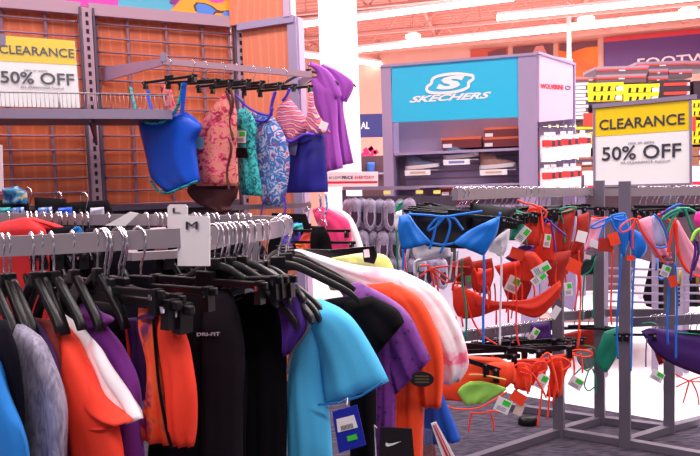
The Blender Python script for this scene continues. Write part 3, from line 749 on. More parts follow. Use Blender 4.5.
m_sl = M('slipper_grey', (164, 154, 180), 0.9, var=0.35, vs=60); m_sli = M('slipper_lining', (66, 40, 66), 0.9); m_fur = M('slipper_fur', (188, 180, 200), 0.95, bump=0.6, bs=200)
slip = empty('slipper', (0, 0, 0), 'x', 'slipper')
b = MB(); vs = []; n = 14; m = 12
for i in range(n + 1):
    t = i / n; z = -0.23 * t; w = 0.044 * (1 - abs(2 * t - 1) ** 4) ** 0.5 + 0.003; dth = 0.022 + 0.03 * max(0, 1 - abs(t - 0.2) / 0.3)
    for k in range(m): g = 6.283 * k / m; vs.append(V((w * math.cos(g), dth * math.sin(g), z)))
fs = [(i * m + k, i * m + (k + 1) % m, (i + 1) * m + (k + 1) % m, (i + 1) * m + k) for i in range(n) for k in range(m)] + [tuple(range(m)), tuple(n * m + k for k in range(m))[::-1]]
b.add(vs, fs); b.build('upper', m_sl, slip)
b = MB(); b.tube([V((0.028 * math.cos(g), -0.024, -0.135 + 0.066 * math.sin(g))) for g in [6.283 * i / 16 for i in range(16)]], 0.005, 6, 0, True); b.build('fur_rim', m_fur, slip)
b = MB(); vs = [V((0.026 * math.cos(g), -0.0265, -0.135 + 0.064 * math.sin(g))) for g in [6.283 * i / 16 for i in range(16)]]; b.prism(vs, V((0, 0.004, 0))); b.build('lining', m_sli, slip)
b = MB(); b.tube([V((0.02 * math.cos(g), -0.03 , -0.05 + 0.02 * math.sin(g))) for g in [6.283 * i / 10 for i in range(10)]], 0.008, 5, 0, True); b.build('pompom', m_fur, slip)
first = True
for row, (y, xs) in enumerate(((197, (349, 355, 361, 370, 380, 389, 400, 410)), (229, (353, 362, 372, 383, 393, 404, 414)), (256, (392, 401, 411, 421, 431, 441)))):
    for i, x in enumerate(xs):
        o = slip if first else copy_tree(slip); first = False
        o.location = P(x, y + random.random() * 2, 4.42 - 0.05 * (i % 2)); o.rotation_euler = (0, random.uniform(-.1, .1), random.uniform(-.6, .3))
        tag(o, 'grey slipper with white fur rim hanging in the %s row of the slipper rack' % ('upper', 'middle', 'lower')[row], 'slipper', ('upper', 'middle', 'lower')[row] + ' row of slippers')
for x, y in ((387, 192.5), (419.5, 192), (437, 192)):
    b = MB(); p = P(x, y, 4.35); b.box(p, 0.05, 0.003, 0.026); tag(b.build('price_tag', M('tag_yellow', (248, 236, 120), 0.5)), {387: 'small yellow price tag in the middle of the slipper rack bar', 419.5: 'small yellow price tag at the right end of the slipper rack bar', 437: 'small yellow price tag right of the slipper rack'}[x], 'tag')
# ================================================================ hangers
def hook_pts():
    pts = [V((-0.019, 0, -0.034))]
    for i in range(11):
        g = math.pi - math.pi * i / 10 * 1.12
        pts.append(V((0.018 * math.cos(g), 0, -0.0175 + 0.020 * math.sin(g))))
    pts += [V((0.012, 0, -0.040)), V((0.003, 0, -0.058)), V((0.0, 0, -0.084))]
    return cat(pts, 2)
def make_hanger(kind, half):
    e = empty('clothes_hanger', (0, 0, 0), 'x', 'hanger')
    b = MB(); b.tube(hook_pts(), 0.0021, 6); b.build('hook', m_chrome, e)
    b = MB()
    if kind == 'arms':
        for s_ in (-1, 1):
            pts = cat([V((0, 0, -0.090)), V((s_ * 0.04, 0, -0.097)), V((s_ * half * 0.5, 0, -0.122)), V((s_ * half * 0.85, 0, -0.155)), V((s_ * half, 0, -0.178))], 4)
            N = len(pts); vs = []
            for i, p in enumerate(pts):
                hw = 0.007 + 0.002 * i / N; hh = 0.008 if i < N - 1 else 0.004
                vs += [p + V((0, -hw, -hh)), p + V((0, hw, -hh)), p + V((0, hw * 0.6, hh)), p + V((0, -hw * 0.6, hh))]
            fs = [(0, 1, 2, 3), tuple((N - 1) * 4 + k for k in (3, 2, 1, 0))]
            for i in range(N - 1):
                for k in range(4): fs.append((i * 4 + (k + 1) % 4, i * 4 + k, i * 4 + 4 + k, i * 4 + 4 + (k + 1) % 4))
            b.add(vs, fs)
        b.box((0, 0, -0.088), 0.034, 0.014, 0.026)
        b.build('hanger_arms', m_black, e, bevel=0.002)
    else:
        b.box((0, 0, -0.094), 2 * half, 0.008, 0.012); b.box((0, 0, -0.088), 0.05, 0.011, 0.024)
        b.build('hanger_bar', m_black, e, bevel=0.002)
        for s_ in (-1, 1):
            b = MB(); x = s_ * (half - 0.02)
            b.prism([V((x - 0.009, -0.009, -0.124)), V((x + 0.009, -0.009, -0.124)), V((x + 0.007, -0.006, -0.087)), V((x - 0.007, -0.006, -0.087))], V((0, 0.015, 0)))
            c = b.build('clip', m_black, e)
            c['_o'] = (0, 0, 0)
            b = MB(); b.box((x, -0.0095, -0.098), 0.007, 0.003, 0.008); b.build('clip_spring', m_chrome, c)
    return e
HP = {'arms': make_hanger('arms', 0.185), 'clip': make_hanger('clip', 0.17), 'small': make_hanger('clip', 0.145)}
_hu = set()
def hang(kind, p, a, label, group=None, tilt=0.0, roll=0.0, sc=None):
    if kind in _hu: o = copy_tree(HP[kind])
    else: o = HP[kind]; _hu.add(kind)
    o.location = p + V((0, 0, 0.0025)); o.rotation_euler = (0, roll, -math.radians(a) + tilt)
    if sc: o.scale = sc
    tag(o, label, 'hanger', group); return o

def hangtag(parent, pl, x, y, w, h, rot=0.0, off=0.02, mats=None, sticker=True, name='price_tag'):
    """a card tag on a garment: photo centre, photo size"""
    r = math.radians(rot); cs, sn = math.cos(r), math.sin(r)
    def q(a, c): return (x + a * w * cs - c * h * sn, y + a * w * sn + c * h * cs)
    b = MB(); panel_px(b, pl, [q(-.5, .5), q(.5, .5), q(.5, -.5), q(-.5, -.5)], 0.0012, 0, off); t = b.build(name, mats or m_white, parent)
    if sticker:
        b = MB(); panel_px(b, pl, [q(-.1, -.05), q(.42, -.05), q(.42, -.42), q(-.1, -.42)], 0.0006, 0, off + 0.0012); b.build('green_sticker', m_green, t)
        b = MB()
        for k in range(3): panel_px(b, pl, [q(-.35, .16 + .1 * k), q(.3, .16 + .1 * k), q(.3, .12 + .1 * k), q(-.35, .12 + .1 * k)], 0.0006, 0, off + 0.0012)
        b.build('print_lines', m_grey_ink, t)
    return t
def cord(parent, pl, pts, hw, mat, name='string', off=0.012, k=6):
    b = MB(); b.tube(cat([pl.at(x, y, off) for x, y in pts], k), hw, 6); return b.build(name, mat, parent)

# ================================================================ swimwear on the wall rail
RA = 35
def rpl(hx): return PL(railpt(hx), (math.sin(math.radians(RA)), math.cos(math.radians(RA))))
f_blue = M('royal_swim', (8, 84, 216), 0.4, var=0.12, vs=6)
f_teal = PRINT('teal_leopard', [(0.35, (10, 40, 60)), (0.48, (20, 150, 160)), (0.6, (70, 205, 200))], 42)
f_pink = PRINT('pink_animal', [(0.32, (92, 38, 40)), (0.43, (226, 60, 96)), (0.52, (246, 140, 150)), (0.62, (226, 150, 96)), (0.72, (222, 48, 90))], 17, stretch=(1, 1, 1.6))
f_pais = PRINT('paisley', [(0.3, (226, 70, 84)), (0.42, (230, 222, 240)), (0.5, (70, 140, 214)), (0.6, (44, 90, 176)), (0.72, (226, 60, 80))], 19, dist=3)
f_dia = PRINT('diamond_print', [(0.05, (246, 190, 170)), (0.25, (238, 80, 80)), (0.42, (80, 60, 205)), (0.6, (60, 48, 190)), (0.8, (240, 120, 120))], 13, 'rings', dist=5)
f_purp = M('violet_swim', (84, 56, 196), 0.5); f_navy = M('navy_swim', (40, 38, 150), 0.5, var=0.15, vs=7)
f_brown = M('brown_swim', (86, 38, 40), 0.6, var=0.2, vs=12); f_tee = M('orchid_tee', (160, 72, 178), 0.8, var=0.1, vs=9)
def piece(name, label, cat_, pl, L, R, mat, group=None, **k):
    b = MB(); b.loft(pl, L, R, **k); return tag(b.build(name, mat), label, cat_, group)
pl = rpl(192)
o = piece('tankini', 'royal blue tankini top with teal patterned trim hanging foremost on the wall rail', 'swimwear', pl, [(137, 119), (139, 128), (146, 158), (151, 178), (167, 193)], [(187, 112), (202, 126), (196, 142), (198, 165), (200, 181)], f_blue, th=0.07, amp=0.008, fr=1.6)
cord(o, pl, [(135, 88), (139, 106), (144, 118), (152, 123), (163, 123.5), (173, 119), (181, 109), (185, 96), (187, 84)], 0.009, f_teal, 'patterned_trim', 0.03)
b = MB(); b.strip([pl.at(x, y, 0.028) for x, y in sm2([(189, 83), (187.5, 98), (186, 114)])], 0.011, 0.002); b.build('strap', f_blue, o)
b = MB(); b.strip([pl.at(x, y, 0.0) for x, y in sm2([(148, 90), (150, 104), (155, 118)])], 0.010, 0.002); b.build('strap', f_blue, o)
cord(o, pl, [(153, 180), (160, 189.5), (170, 193), (186, 187), (200, 181)], 0.007, f_teal, 'hem_trim', 0.02)
pl = rpl(204)
o = piece('swim_camisole', 'pink floral strap top showing above the blue tankini top', 'swimwear', rpl(197), [(160, 86), (163, 102), (166, 122)], [(170, 85), (174, 100), (180, 122)], f_pink, th=0.015, amp=0.003)
pl = rpl(214)
o = piece('tankini', 'pink animal print tankini top behind the royal blue one', 'swimwear', pl, [(223, 95), (213, 108), (203, 122), (193, 148), (194, 170), (196, 186)], [(231, 94), (236, 112), (237, 130), (236, 152), (237, 180), (238, 186)], f_pink, th=0.07, amp=0.006, fr=2)
hangtag(o, pl, 205, 143, 9, 12, 4, 0.045, M('pale_blue_tag', (120, 176, 206)), False)
pl = rpl(222)
o = piece('swim_briefs', 'dark brown swim bottoms hanging under the pink animal print top', 'swimwear', pl, [(190, 184), (187, 192), (198, 204), (214, 210), (216, 213)], [(240, 182), (237, 196), (230, 206), (232, 210), (226, 213)], f_brown, th=0.05, amp=0.006)
for pts in ([(233, 92), (238, 108), (233, 128), (238, 148), (234, 172), (236, 190)], [(237, 90), (240, 102), (237, 122), (240, 140)]): cord(o, pl, pts, 0.008, f_brown, 'ruffled_strap', 0.05)
pl = rpl(236)
o = piece('swim_dress', 'narrow teal leopard print top with a white tag on the wall rail', 'swimwear', pl, [(237, 110), (238, 135), (240, 160), (242, 195)], [(247, 108), (256, 124), (256, 150), (261, 185), (262, 196)], f_teal, th=0.05, amp=0.006)
hangtag(o, pl, 245, 137, 11, 12, 2, 0.035); 
b = MB(); panel_px(b, pl, [(238, 158), (253, 158), (251, 148), (240, 148)], 0.002, 0, 0.036); b.build('brand_tag', m_black, o)
pl = rpl(256)
o = piece('tankini', 'blue and red paisley tankini top with violet straps', 'swimwear', pl, [(250, 112), (254, 130), (254, 165), (259, 192), (263, 204)], [(273, 116), (284, 134), (290, 160), (287, 190), (283, 207)], f_pais, th=0.06, amp=0.007)
cord(o, pl, [(240, 95), (250, 106), (262, 113), (273, 116)], 0.007, f_purp, 'strap', 0.035); cord(o, pl, [(247, 106), (252, 116), (262, 121), (272, 120), (277, 108)], 0.008, f_purp, 'neck_trim', 0.035)
cord(o, pl, [(266, 200), (264, 212), (263, 222), (266, 230)], 0.005, f_purp, 'tie', 0.02); cord(o, pl, [(287, 196), (288, 206), (286, 218)], 0.005, f_purp, 'tie', 0.02)
pl = rpl(268)
o = piece('swim_skirt', 'navy blue swim skirt hanging under the diamond print bikini top', 'swimwear', rpl(276), [(289, 136), (287, 160), (286, 193)], [(324, 133), (326, 160), (328.5, 192)], f_navy, th=0.05, amp=0.01, fr=3)
hangtag(o, rpl(276), 298, 148, 7, 14, 10, 0.04, M('grey_tag', (120, 110, 150)), False)
b = MB(); b.loft(pl, [(284, 99), (277, 112), (278, 126), (290, 141)], [(288, 98), (299, 109), (309, 126), (296, 142)], th=0.06, amp=0.004)
o = tag(b.build('bikini', f_dia), 'violet bikini top with a red diamond print on the wall rail', 'swimwear')
b = MB(); b.loft(pl, [(309, 92), (308, 110), (304, 127), (312, 134)], [(313, 92), (315, 109), (324, 122), (331, 133)], th=0.03, amp=0.003); b.build('cup', f_dia, o)
cord(o, pl, [(279, 92), (275, 108), (276, 122), (283, 134), (294, 142), (308, 135), (318, 135)], 0.009, f_purp, 'band', 0.03); cord(o, pl, [(292, 89), (289, 96), (285, 101)], 0.008, f_purp, 'strap', 0.02)
hangtag(o, pl, 327, 126, 8, 8, 20, 0.03, None, False)
for x0 in (322, 328): cord(o, pl, [(x0, 194), (x0 + 1, 206), (x0 - 1, 216), (x0 + 1, 226)], 0.006, f_pais, 'tie', 0.02)
# two orchid tees at the rail's far end
TS = plane(330, 3.85, 10); TS2 = plane(340, 3.98, 10)
b = MB(); b.loft(TS, [(311, 76), (313, 100), (322, 125), (326, 172)], [(330, 78), (337, 100), (338, 130), (343, 168)], th=0.08, amp=0.014, fr=2)
b.loft(TS, [(307, 65), (316, 72), (320, 90), (326, 106)], [(312, 62), (328, 70), (338, 84), (342, 96)], th=0.07, amp=0.006)
tag(b.build('tee_shirt', f_tee), 'nearer orchid purple tee hanging at the right end of the wall rail', 'shirt')
b = MB(); b.loft(TS2, [(332, 78), (336, 100), (338, 130), (338, 166)], [(345, 80), (343, 103), (348, 135), (354, 163)], th=0.08, amp=0.012, fr=2)
b.loft(TS2, [(320, 66), (330, 74), (336, 90), (340, 101)], [(324, 64), (340, 72), (354, 84), (347, 102)], th=0.07, amp=0.005)
tag(b.build('tee_shirt', f_tee), 'farther orchid purple tee, behind its twin in front of the white column', 'shirt')
for i, (x, lb) in enumerate(((168, 'pink strap top'), (192, 'royal blue tankini top'), (205, 'pink animal print tankini top'), (222, 'brown swim bottoms'), (236, 'teal leopard print top'), (253, 'paisley tankini top'), (268, 'diamond print bikini top'), (284, 'navy swim skirt'))):
    hang('clip', railpt(x), RA - 12, 'black clip hanger on the wall rail with the ' + lb, sc=(1.05, 1.5, 1.15), roll=random.uniform(-.05, .05))
hang('arms', P(308, 57, 3.85), 5, 'black hanger at the end of the wall rail with the nearer orchid tee')
hang('arms', P(326, 60, 3.98), 5, 'black hanger at the end of the wall rail with the farther orchid tee')

# ================================================================ clothes on the low rails under the gridwall
e = empty('low_rail', P(40, 209, 2.55), 'dark rail with black clothes in front of the gridwall, behind the near rack', 'rail')
b = MB(); b.bar(P(-40, 208, 2.5), P(88, 209, 2.62), 0.02, 0.025); b.build('rail_tube', m_steel_d, e)
for x in (-35, 84): 
    b = MB(); p = P(x, 209, 2.56); b.post(p, 0, p.z, 0.03, 0.03, (1, 0)); b.build('post', m_steel_d, e)
f_blk = M('black_fabric', (14, 10, 15), 0.9, var=0.2, vs=14, spec=0.15); f_char = M('charcoal_fabric', (28, 23, 31), 0.9, var=0.15, vs=20, spec=0.15)
bpl = plane(40, 2.5, 15)
piece('black_shirt', 'black garment on the low rail at the far left under the gridwall', 'clothing', plane(10, 2.45, 15), [(-15, 200), (-18, 240), (-18, 330)], [(28, 200), (34, 240), (34, 330)], f_blk, th=0.06)
piece('black_shirt', 'black garment on the low rail beneath the clearance sign', 'clothing', plane(50, 2.5, 15), [(34, 197), (36, 240), (36, 330)], [(66, 199), (76, 240), (76, 330)], f_blk, th=0.06)
piece('black_shirt', 'black garment on the low rail at the foot of the slotted upright', 'clothing', plane(95, 2.55, 15), [(62, 203), (74, 240), (74, 330)], [(108, 200), (120, 240), (120, 330)], f_blk, th=0.06)
piece('swim_camisole', 'blue and purple print top folded over the low rail at far left', 'swimwear', plane(15, 2.40, 15), [(2, 189), (4, 196), (2, 204)], [(18, 186), (26, 193), (27, 204)], PRINT('blue_dots', [(0.4, (30, 40, 120)), (0.55, (50, 150, 180)), (0.64, (240, 160, 60))], 20), th=0.05)
for x, y, lb in ((28, 189, 'bright hook, far left'), (58, 193, 'in the middle'), (84, 194, 'nearest the slotted upright')):
    hang('clip', P(x, y, 2.52), 20, 'black clip hanger on the low rail by the gridwall, ' + lb)
random.seed(5)
for x0, c, lb in ((3, 'teal', 'small teal printed swim piece hanging under the low rail at far left'), (16, 'paisley', 'small paisley swim piece hanging under the low rail'), (44, 'paisley', 'small print swim piece under the low rail, left of the blue one'), (64, 'blue', 'small blue swim piece hanging under the low rail'), (96, 'pale', 'small pale print swim piece at the end of the low rail')):
    m = {'teal': f_teal, 'paisley': f_pais, 'blue': f_blue, 'pale': M('pale_swim', (190, 190, 214), 0.6)}[c]
    piece('swim_briefs', lb, 'swimwear', plane(x0, 2.38, 10), [(x0 - 6, 208), (x0 - 5, 224)], [(x0 + 8, 207), (x0 + 8, 224)], m, th=0.03)

e = empty('side_rail', P(270, 206, 3.5), 'short silver rail below the swimwear on the wall', 'rail')
b = MB(); b.bar(P(225, 208, 3.5), P(311, 205, 3.6), 0.025, 0.028); b.build('rail_tube', m_bar, e)
b = MB(); b.bar(P(309, 205, 3.6), P(306, 209, 3.98), 0.015, 0.04); b.bar(P(228, 208, 3.5), P(226, 212, 4.1), 0.015, 0.04); b.build('bracket', m_steel, e)
def small(name, label, d, a, L, R, mat, cat_='swimwear', **k):
    return piece(name, label, cat_, plane(L[0][0], d, a), L, R, mat, **k)
small('black_shirt', 'black garment hanging on the short silver rail', 3.42, 10, [(272, 213), (268, 235), (268, 270)], [(306, 214), (312, 235), (314, 270)], f_blk, 'clothing', th=0.05)
f_flor = PRINT('blue_floral', [(0.35, (40, 60, 190)), (0.55, (60, 80, 220)), (0.65, (236, 70, 90))], 30)
small('swim_briefs', 'blue floral swim bottoms beside the teal ruffled top', 3.3, 10, [(283, 226), (282, 240), (285, 252)], [(298, 222), (301, 238), (300, 250)], f_flor, th=0.04)
small('swim_camisole', 'teal ruffled swim top hanging right of the hanger hooks', 3.25, 10, [(291, 224), (291, 232)], [(302, 223), (304, 231)], M('aqua_swim', (60, 190, 196), 0.6), th=0.05, amp=0.01)
small('swim_briefs', 'coral swim bottoms with a white tag below the black hangers', 3.2, 10, [(304, 232), (299, 241), (298, 251)], [(314, 230), (320, 240), (321, 250)], M('coral_swim', (240, 84, 74), 0.5), th=0.04)
small('swim_briefs', 'orange swim piece in front of the coral bottoms', 3.12, 10, [(293, 242), (294, 247)], [(304, 244), (312, 252)], M('orange_swim', (246, 110, 40), 0.5), th=0.03)
small('sleeveless_shirt', 'hot pink top hanging left of the grey slippers', 3.3, 20, [(312, 210), (318, 225), (330, 240), (331, 256)], [(322, 206), (338, 214), (350, 224), (352, 256)], M('hot_pink_top', (238, 56, 122), 0.7), 'shirt', th=0.06)
small('sleeveless_shirt', 'white top hanging behind the hot pink one by the slippers', 3.55, 20, [(322, 207), (340, 222), (345, 256)], [(330, 205), (352, 218), (366, 256)], m_paper, 'shirt', th=0.06)
small('black_shirt', 'black garment in front of the hot pink top', 3.05, 20, [(312, 228), (310, 240), (312, 262)], [(324, 226), (330, 238), (334, 262)], f_blk, 'clothing', th=0.04)
for x, y, d, lb in ((306, 208, 3.4, 'the black garment on the short silver rail'), (318, 210, 3.15, 'the hot pink top'), (322, 221, 3.05, 'the black garment before the hot pink top')):
    hang('clip', P(x, y, d), 25, 'black clip hanger holding ' + lb)
# ================================================================ the near rack
NEAR = [(-90, 242, 0.93), (-40, 239, 0.935), (0, 236.5, 0.95), (60, 234, 0.965), (110, 231.5, 0.985), (170, 228.5, 1.01), (205, 227, 1.03), (240, 225, 1.07), (266, 222.5, 1.13)]
TURN = [(281, 220, 1.22), (286.5, 218.5, 1.34), (284, 217, 1.46), (272, 216, 1.56)]
FAR = [(250, 215.5, 1.64), (210, 215, 1.70), (160, 214.5, 1.74), (90, 214, 1.74), (0, 213, 1.73), (-60, 212.5, 1.72), (-90, 212.5, 1.72)]
path = cat([P(*q) for q in NEAR + TURN + FAR], 5)
e = empty('clothes_rack', V((-0.45, 1.35, 0)), 'silver rounded clothes rack in front carrying shirts, shorts and trousers', 'rack')
b = MB(); b.rail(path, 0.011, 0.031); b.build('top_bar', m_bar, e)
def onbar(x, far=False):
    A = FAR[::-1] if far else NEAR
    A = sorted(A)
    for (x0, y0, d0), (x1, y1, d1) in zip(A, A[1:]):
        if x0 <= x <= x1:
            k = (x - x0) / (x1 - x0); return P(x, y0 + (y1 - y0) * k, d0 + (d1 - d0) * k)
    return P(x, A[-1][1], A[-1][2])
b = MB()
q0, q1 = onbar(172), onbar(120, True)
for q in (onbar(-70), onbar(-60, True), P(250, 222, 1.35)):
    b = MB(); b.post(q, 0, q.z - 0.03, 0.028, 0.028, (0.9, 0.43)); b.build('post', m_bar, e)
b = MB()
b.bar(P(131, 256.5, 1.15), P(176, 254, 1.2), 0.02, 0.015); b.bar(P(176, 254, 1.2), P(250, 236, 1.35), 0.02, 0.015); b.bar(P(131, 256.5, 1.15), P(135, 232, 1.70), 0.02, 0.015); b.build('cross_bar', m_bar, e)
b = MB()
for a_, c_ in ((onbar(-70), onbar(-60, True)), (onbar(-65), P(250, 222, 1.35))):
    b.bar(V((a_.x, a_.y, 0.02)), V((c_.x, c_.y, 0.02)), 0.03, 0.03)
b.build('foot_bar', m_bar, e)
# size dividers
def divider(letter, far, x, x0, x1, y0, y1, d, label):
    T = plane(x, d, 28); e = empty('size_divider', onbar(x, far), label, 'size marker')
    b = MB(); r = 2.2
    pts = [(x0, y1), (x1, y1), (x1, y0 + r), (x1 - r, y0), (x0 + r, y0), (x0, y0 + r)]
    panel_px(b, T, pts, 0.002, 0, 0.0); b.build('white_plate', m_white, e)
    w = (x1 - x0); text_px(e, letter, T, (x0 + w * .30, y0 + w * .42), (x0 + w * .66, y0 + w * .42), (x0 + w * .30, y0 + w * .17), m_ink, off=0.002)
divider('M', False, 193, 177.5, 209.5, 216, 266, 0.995, 'white size marker with a black M on the near bar')
divider('L', True, 177, 167.5, 187.5, 204.5, 230, 1.70, 'white size marker with a black L on the far bar')
b = MB(); T = plane(120, 1.62, 10); panel_px(b, T, [(105, 225.5), (125, 226), (138.5, 213.5), (130, 211.8)], 0.003)
tag(b.build('paper_slip', m_paper), 'blank white paper slip lying against the far bar of the near rack', 'paper')

# ---------------------------------------------------------------- garments: near side
def G(x, d, a): return plane(x, d, a, 300)
f_cy = M('sky_blue_knit', (78, 194, 246), 0.8, bump=0.3, bs=700); f_bb = M('azure_knit', (26, 128, 216), 0.8)
f_gray = PRINT('heather_grey', [(0.3, (110, 104, 128)), (0.5, (146, 140, 164)), (0.7, (176, 168, 190))], 90, stretch=(1, 1, 0.3), rough=0.9)
f_or = M('neon_coral', (252, 62, 36), 0.75, var=0.06, vs=8); f_or2 = M('neon_orange', (250, 72, 20), 0.7, var=0.05, vs=8)
f_wh = M('white_cotton_tee', (248, 244, 250), 0.8); f_mag = M('plum_fleece', (128, 44, 148), 0.85, var=0.12, vs=8); f_dpl = M('dark_plum', (60, 24, 84), 0.85)
f_pur = M('deep_violet', (66, 22, 132), 0.7); f_gtr = M('grey_trim', (96, 92, 104), 0.7)
f_dot = PRINT('plum_dots', [(0.10, (44, 16, 60)), (0.2, (110, 46, 138)), (0.6, (126, 54, 152))], 70, 'voronoi')
f_tie = PRINT('tie_dye', [(0.40, (252, 246, 252)), (0.55, (250, 222, 236)), (0.66, (250, 110, 150))], 7, dist=2.5)
f_lime = PRINT('lime_top', [(0.3, (226, 240, 120)), (0.6, (238, 246, 170)), (0.8, (200, 226, 70))], 9)
f_prn = PRINT('orange_smear', [(0.35, (250, 70, 34)), (0.5, (244, 96, 50)), (0.58, (150, 40, 90)), (0.66, (90, 30, 90))], 16, stretch=(1, 1, 0.5), dist=2)
f_pblue = M('cobalt_fabric', (18, 84, 196), 0.8, var=0.1, vs=20); f_red = M('scarlet_fleece', (206, 34, 40), 0.85, var=0.06, vs=8)
f_nav = M('dark_navy_fabric', (18, 13, 26), 0.9, spec=0.15)
# far left: azure tee, grey tee, purple tee, coral tee, white tee, plum jacket
A = 42
def gar(name, label, cat_, parts, mats, **k):
    b = MB()
    for q in parts:
        kw = dict(k); kw.update(q[3] if len(q) > 3 else {}); b.loft(q[0], q[1], q[2], **kw)
    return tag(b.build(name, mats), label, cat_)
gar('tee_shirt', 'bright azure tee cut by the lower left picture corner', 'shirt', [(G(0, 0.80, A), [(-40, 330), (-60, 400), (-60, 520)], [(-8, 345), (8, 395), (21, 432), (27, 470), (30, 520)])], f_bb, th=0.04)
gar('black_shirt', 'black garment between the azure tee and the grey tee', 'clothing', [(G(5, 0.84, A), [(-30, 318), (-40, 380), (-40, 520)], [(8, 320), (18, 352), (22, 400), (26, 520)])], f_nav, th=0.03)
gar('tee_shirt', 'heather grey tee left of the coral tee', 'shirt', [(G(30, 0.875, A), [(2, 322), (6, 360), (14, 420), (16, 520)], [(15, 318), (38, 336), (49, 358), (60, 398), (63, 440), (64, 520)])], f_gray, th=0.04, amp=0.007, fr=1.5)
gar('tee_shirt', 'purple tee showing behind the grey tee', 'shirt', [(G(45, 0.905, A), [(12, 317), (20, 360), (30, 420), (30, 520)], [(30, 314), (46, 336), (58, 366), (66, 420), (68, 520)])], f_dpl, th=0.03)
gar('tee_shirt', 'dark red top between the grey tee and the coral tee', 'shirt', [(G(45, 0.93, A), [(30, 316), (36, 360), (44, 420)], [(52, 322), (60, 350), (66, 420)])], M('brick_red', (120, 30, 24), 0.8), th=0.02)
gar('tee_shirt', 'neon coral tee in front of the white tee', 'shirt', [(G(60, 0.945, A), [(50, 317), (56, 350), (64, 385), (65, 420), (65, 520)], [(56, 316), (65, 330), (77, 350), (92, 386), (112, 430), (126, 520)]), (G(70, 0.935, A), [(66, 372), (74, 402), (88, 424), (108, 428)], [(74, 346), (89, 370), (107, 400), (130, 422)], dict(th=0.035))], f_or, th=0.045, amp=0.006, fr=1.6)
gar('tee_shirt', 'white tee just behind the coral tee', 'shirt', [(G(70, 0.985, A), [(47, 312), (60, 330), (80, 380), (84, 460)], [(58, 309), (86, 336), (100, 370), (112, 460)]), (G(70, 0.98, A), [(84, 350), (98, 378), (113, 405), (128, 424)], [(92, 338), (112, 368), (128, 394), (142, 418)], dict(th=0.02))], f_wh, th=0.03, amp=0.004)
gar('hooded_jacket', 'plum purple jacket with an open neck behind the white tee', 'jacket', [(G(95, 1.02, A), [(74, 305), (90, 345), (100, 400), (104, 520)], [(100, 316), (108, 330), (124, 360), (138, 405), (146, 520)]), (G(90, 1.012, A), [(73, 306), (84, 318), (92, 330)], [(84, 301), (99, 313), (106, 322)], dict(th=0.03))], f_mag, th=0.04, amp=0.008)
gar('black_shirt', 'black garment with orange edges behind the plum jacket', 'clothing', [(G(120, 1.06, A), [(60, 298), (80, 350), (90, 520)], [(125, 305), (134, 350), (142, 520)])], f_blk, th=0.03)
o = gar('running_shorts', 'purple shorts with an orange edge left of the orange shorts', 'shorts', [(G(133, 1.03, 30), [(128, 318), (132, 350), (135, 375), (138, 400)], [(137, 318), (146, 345), (146, 380), (142, 402)])], f_dpl, th=0.02)
cord(o, G(133, 1.03, 30), [(127.5, 318), (131, 350), (134, 380), (138, 402)], 0.0035, f_or, 'edge_piping', 0.004)
# neon orange shorts, half plain half smeared print, black piping
SHP = G(165, 0.93, 26)
o = gar('running_shorts', 'neon orange running shorts with a dark smeared print panel and black piping', 'shorts', [
    (SHP, [(138, 308), (141, 325), (149, 362), (148, 405), (139, 440)], [(159, 309), (159.5, 325), (162, 352), (168, 400), (176, 444)], dict(mi=1, amp=0.005)),
    (SHP, [(158, 309), (159, 325), (161.5, 352), (167, 400), (175, 444)], [(184, 304), (181, 325), (189, 350), (197, 395), (194, 446)], dict(mi=0, amp=0.004)),
    (SHP, [(143, 292), (149, 304), (150, 312)], [(161, 293), (161, 304), (163, 312)], dict(th=0.012, nv=8)),
    (SHP, [(176, 308), (177, 320), (176, 337)], [(185, 303), (183, 318), (184, 337)], dict(th=0.02, nv=8))], [f_or, f_prn], th=0.03)
b = MB(); b.strip([SHP.at(x, y, 0.012) for x, y in sm2([(159, 318), (161, 345), (165, 385), (171, 420), (177, 444)])], 0.0022, 0.006); b.build('side_piping', f_blk, o)
b = MB(); b.strip([SHP.at(x, y, 0.013) for x, y in [(145, 316), (152, 314), (162, 316)]], 0.002, 0.004); b.build('waist_tie', f_dpl, o)
# trousers and skirts
gar('trousers', 'black trousers behind the neon orange shorts', 'trousers', [(G(185, 1.06, 26), [(172, 292), (168, 350), (150, 440), (150, 520)], [(202, 293), (206, 340), (204, 400), (204, 520)])], f_blk, th=0.04)
tp = G(222, 1.03, 24)
o = gar('trousers', 'black track trousers with small white lettering on the hip', 'trousers', [(tp, [(203, 289), (204, 330), (202, 400), (200, 520)], [(230, 289), (237, 310), (244, 358), (243, 400), (242, 520)])], f_char, th=0.045, amp=0.005, fr=1.2)
text_px(o, 'DRI-FIT', tp, (208, 332), (230.5, 331.5), (208, 328.8), M('pale_print', (200, 194, 206)), off=0.029)
o = gar('trousers', 'black gathered-waist trousers left of the violet top', 'trousers', [(G(262, 1.12, 22), [(234, 296), (239, 330), (243, 400), (240, 520)], [(278, 286), (282, 315), (287, 350), (287, 400), (286, 520)])], f_blk, th=0.05, amp=0.007, fr=3)
b = MB()
for k in range(4): b.strip([G(262, 1.12, 22).at(x, y, 0.028) for x, y in ((239 + 3 * k, 300 - k), (258, 296 - k * 2), (278, 289 + k))], 0.0015, 0.003)
b.build('waist_gathers', f_char, o)
vp = G(295, 1.05, 20)
o = gar('sports_shirt', 'deep violet top with grey edging between the black trousers and the sky blue tee', 'shirt', [(vp, [(278, 285), (280, 310), (284, 340), (285, 356)], [(297, 283), (304, 305), (309, 325), (301, 340), (291, 353)])], f_pur, th=0.04, amp=0.004)
cord(o, vp, [(298, 283), (304, 300), (310, 324), (304, 337), (293, 352), (289, 372)], 0.003, f_gtr, 'edge_trim', 0.006)
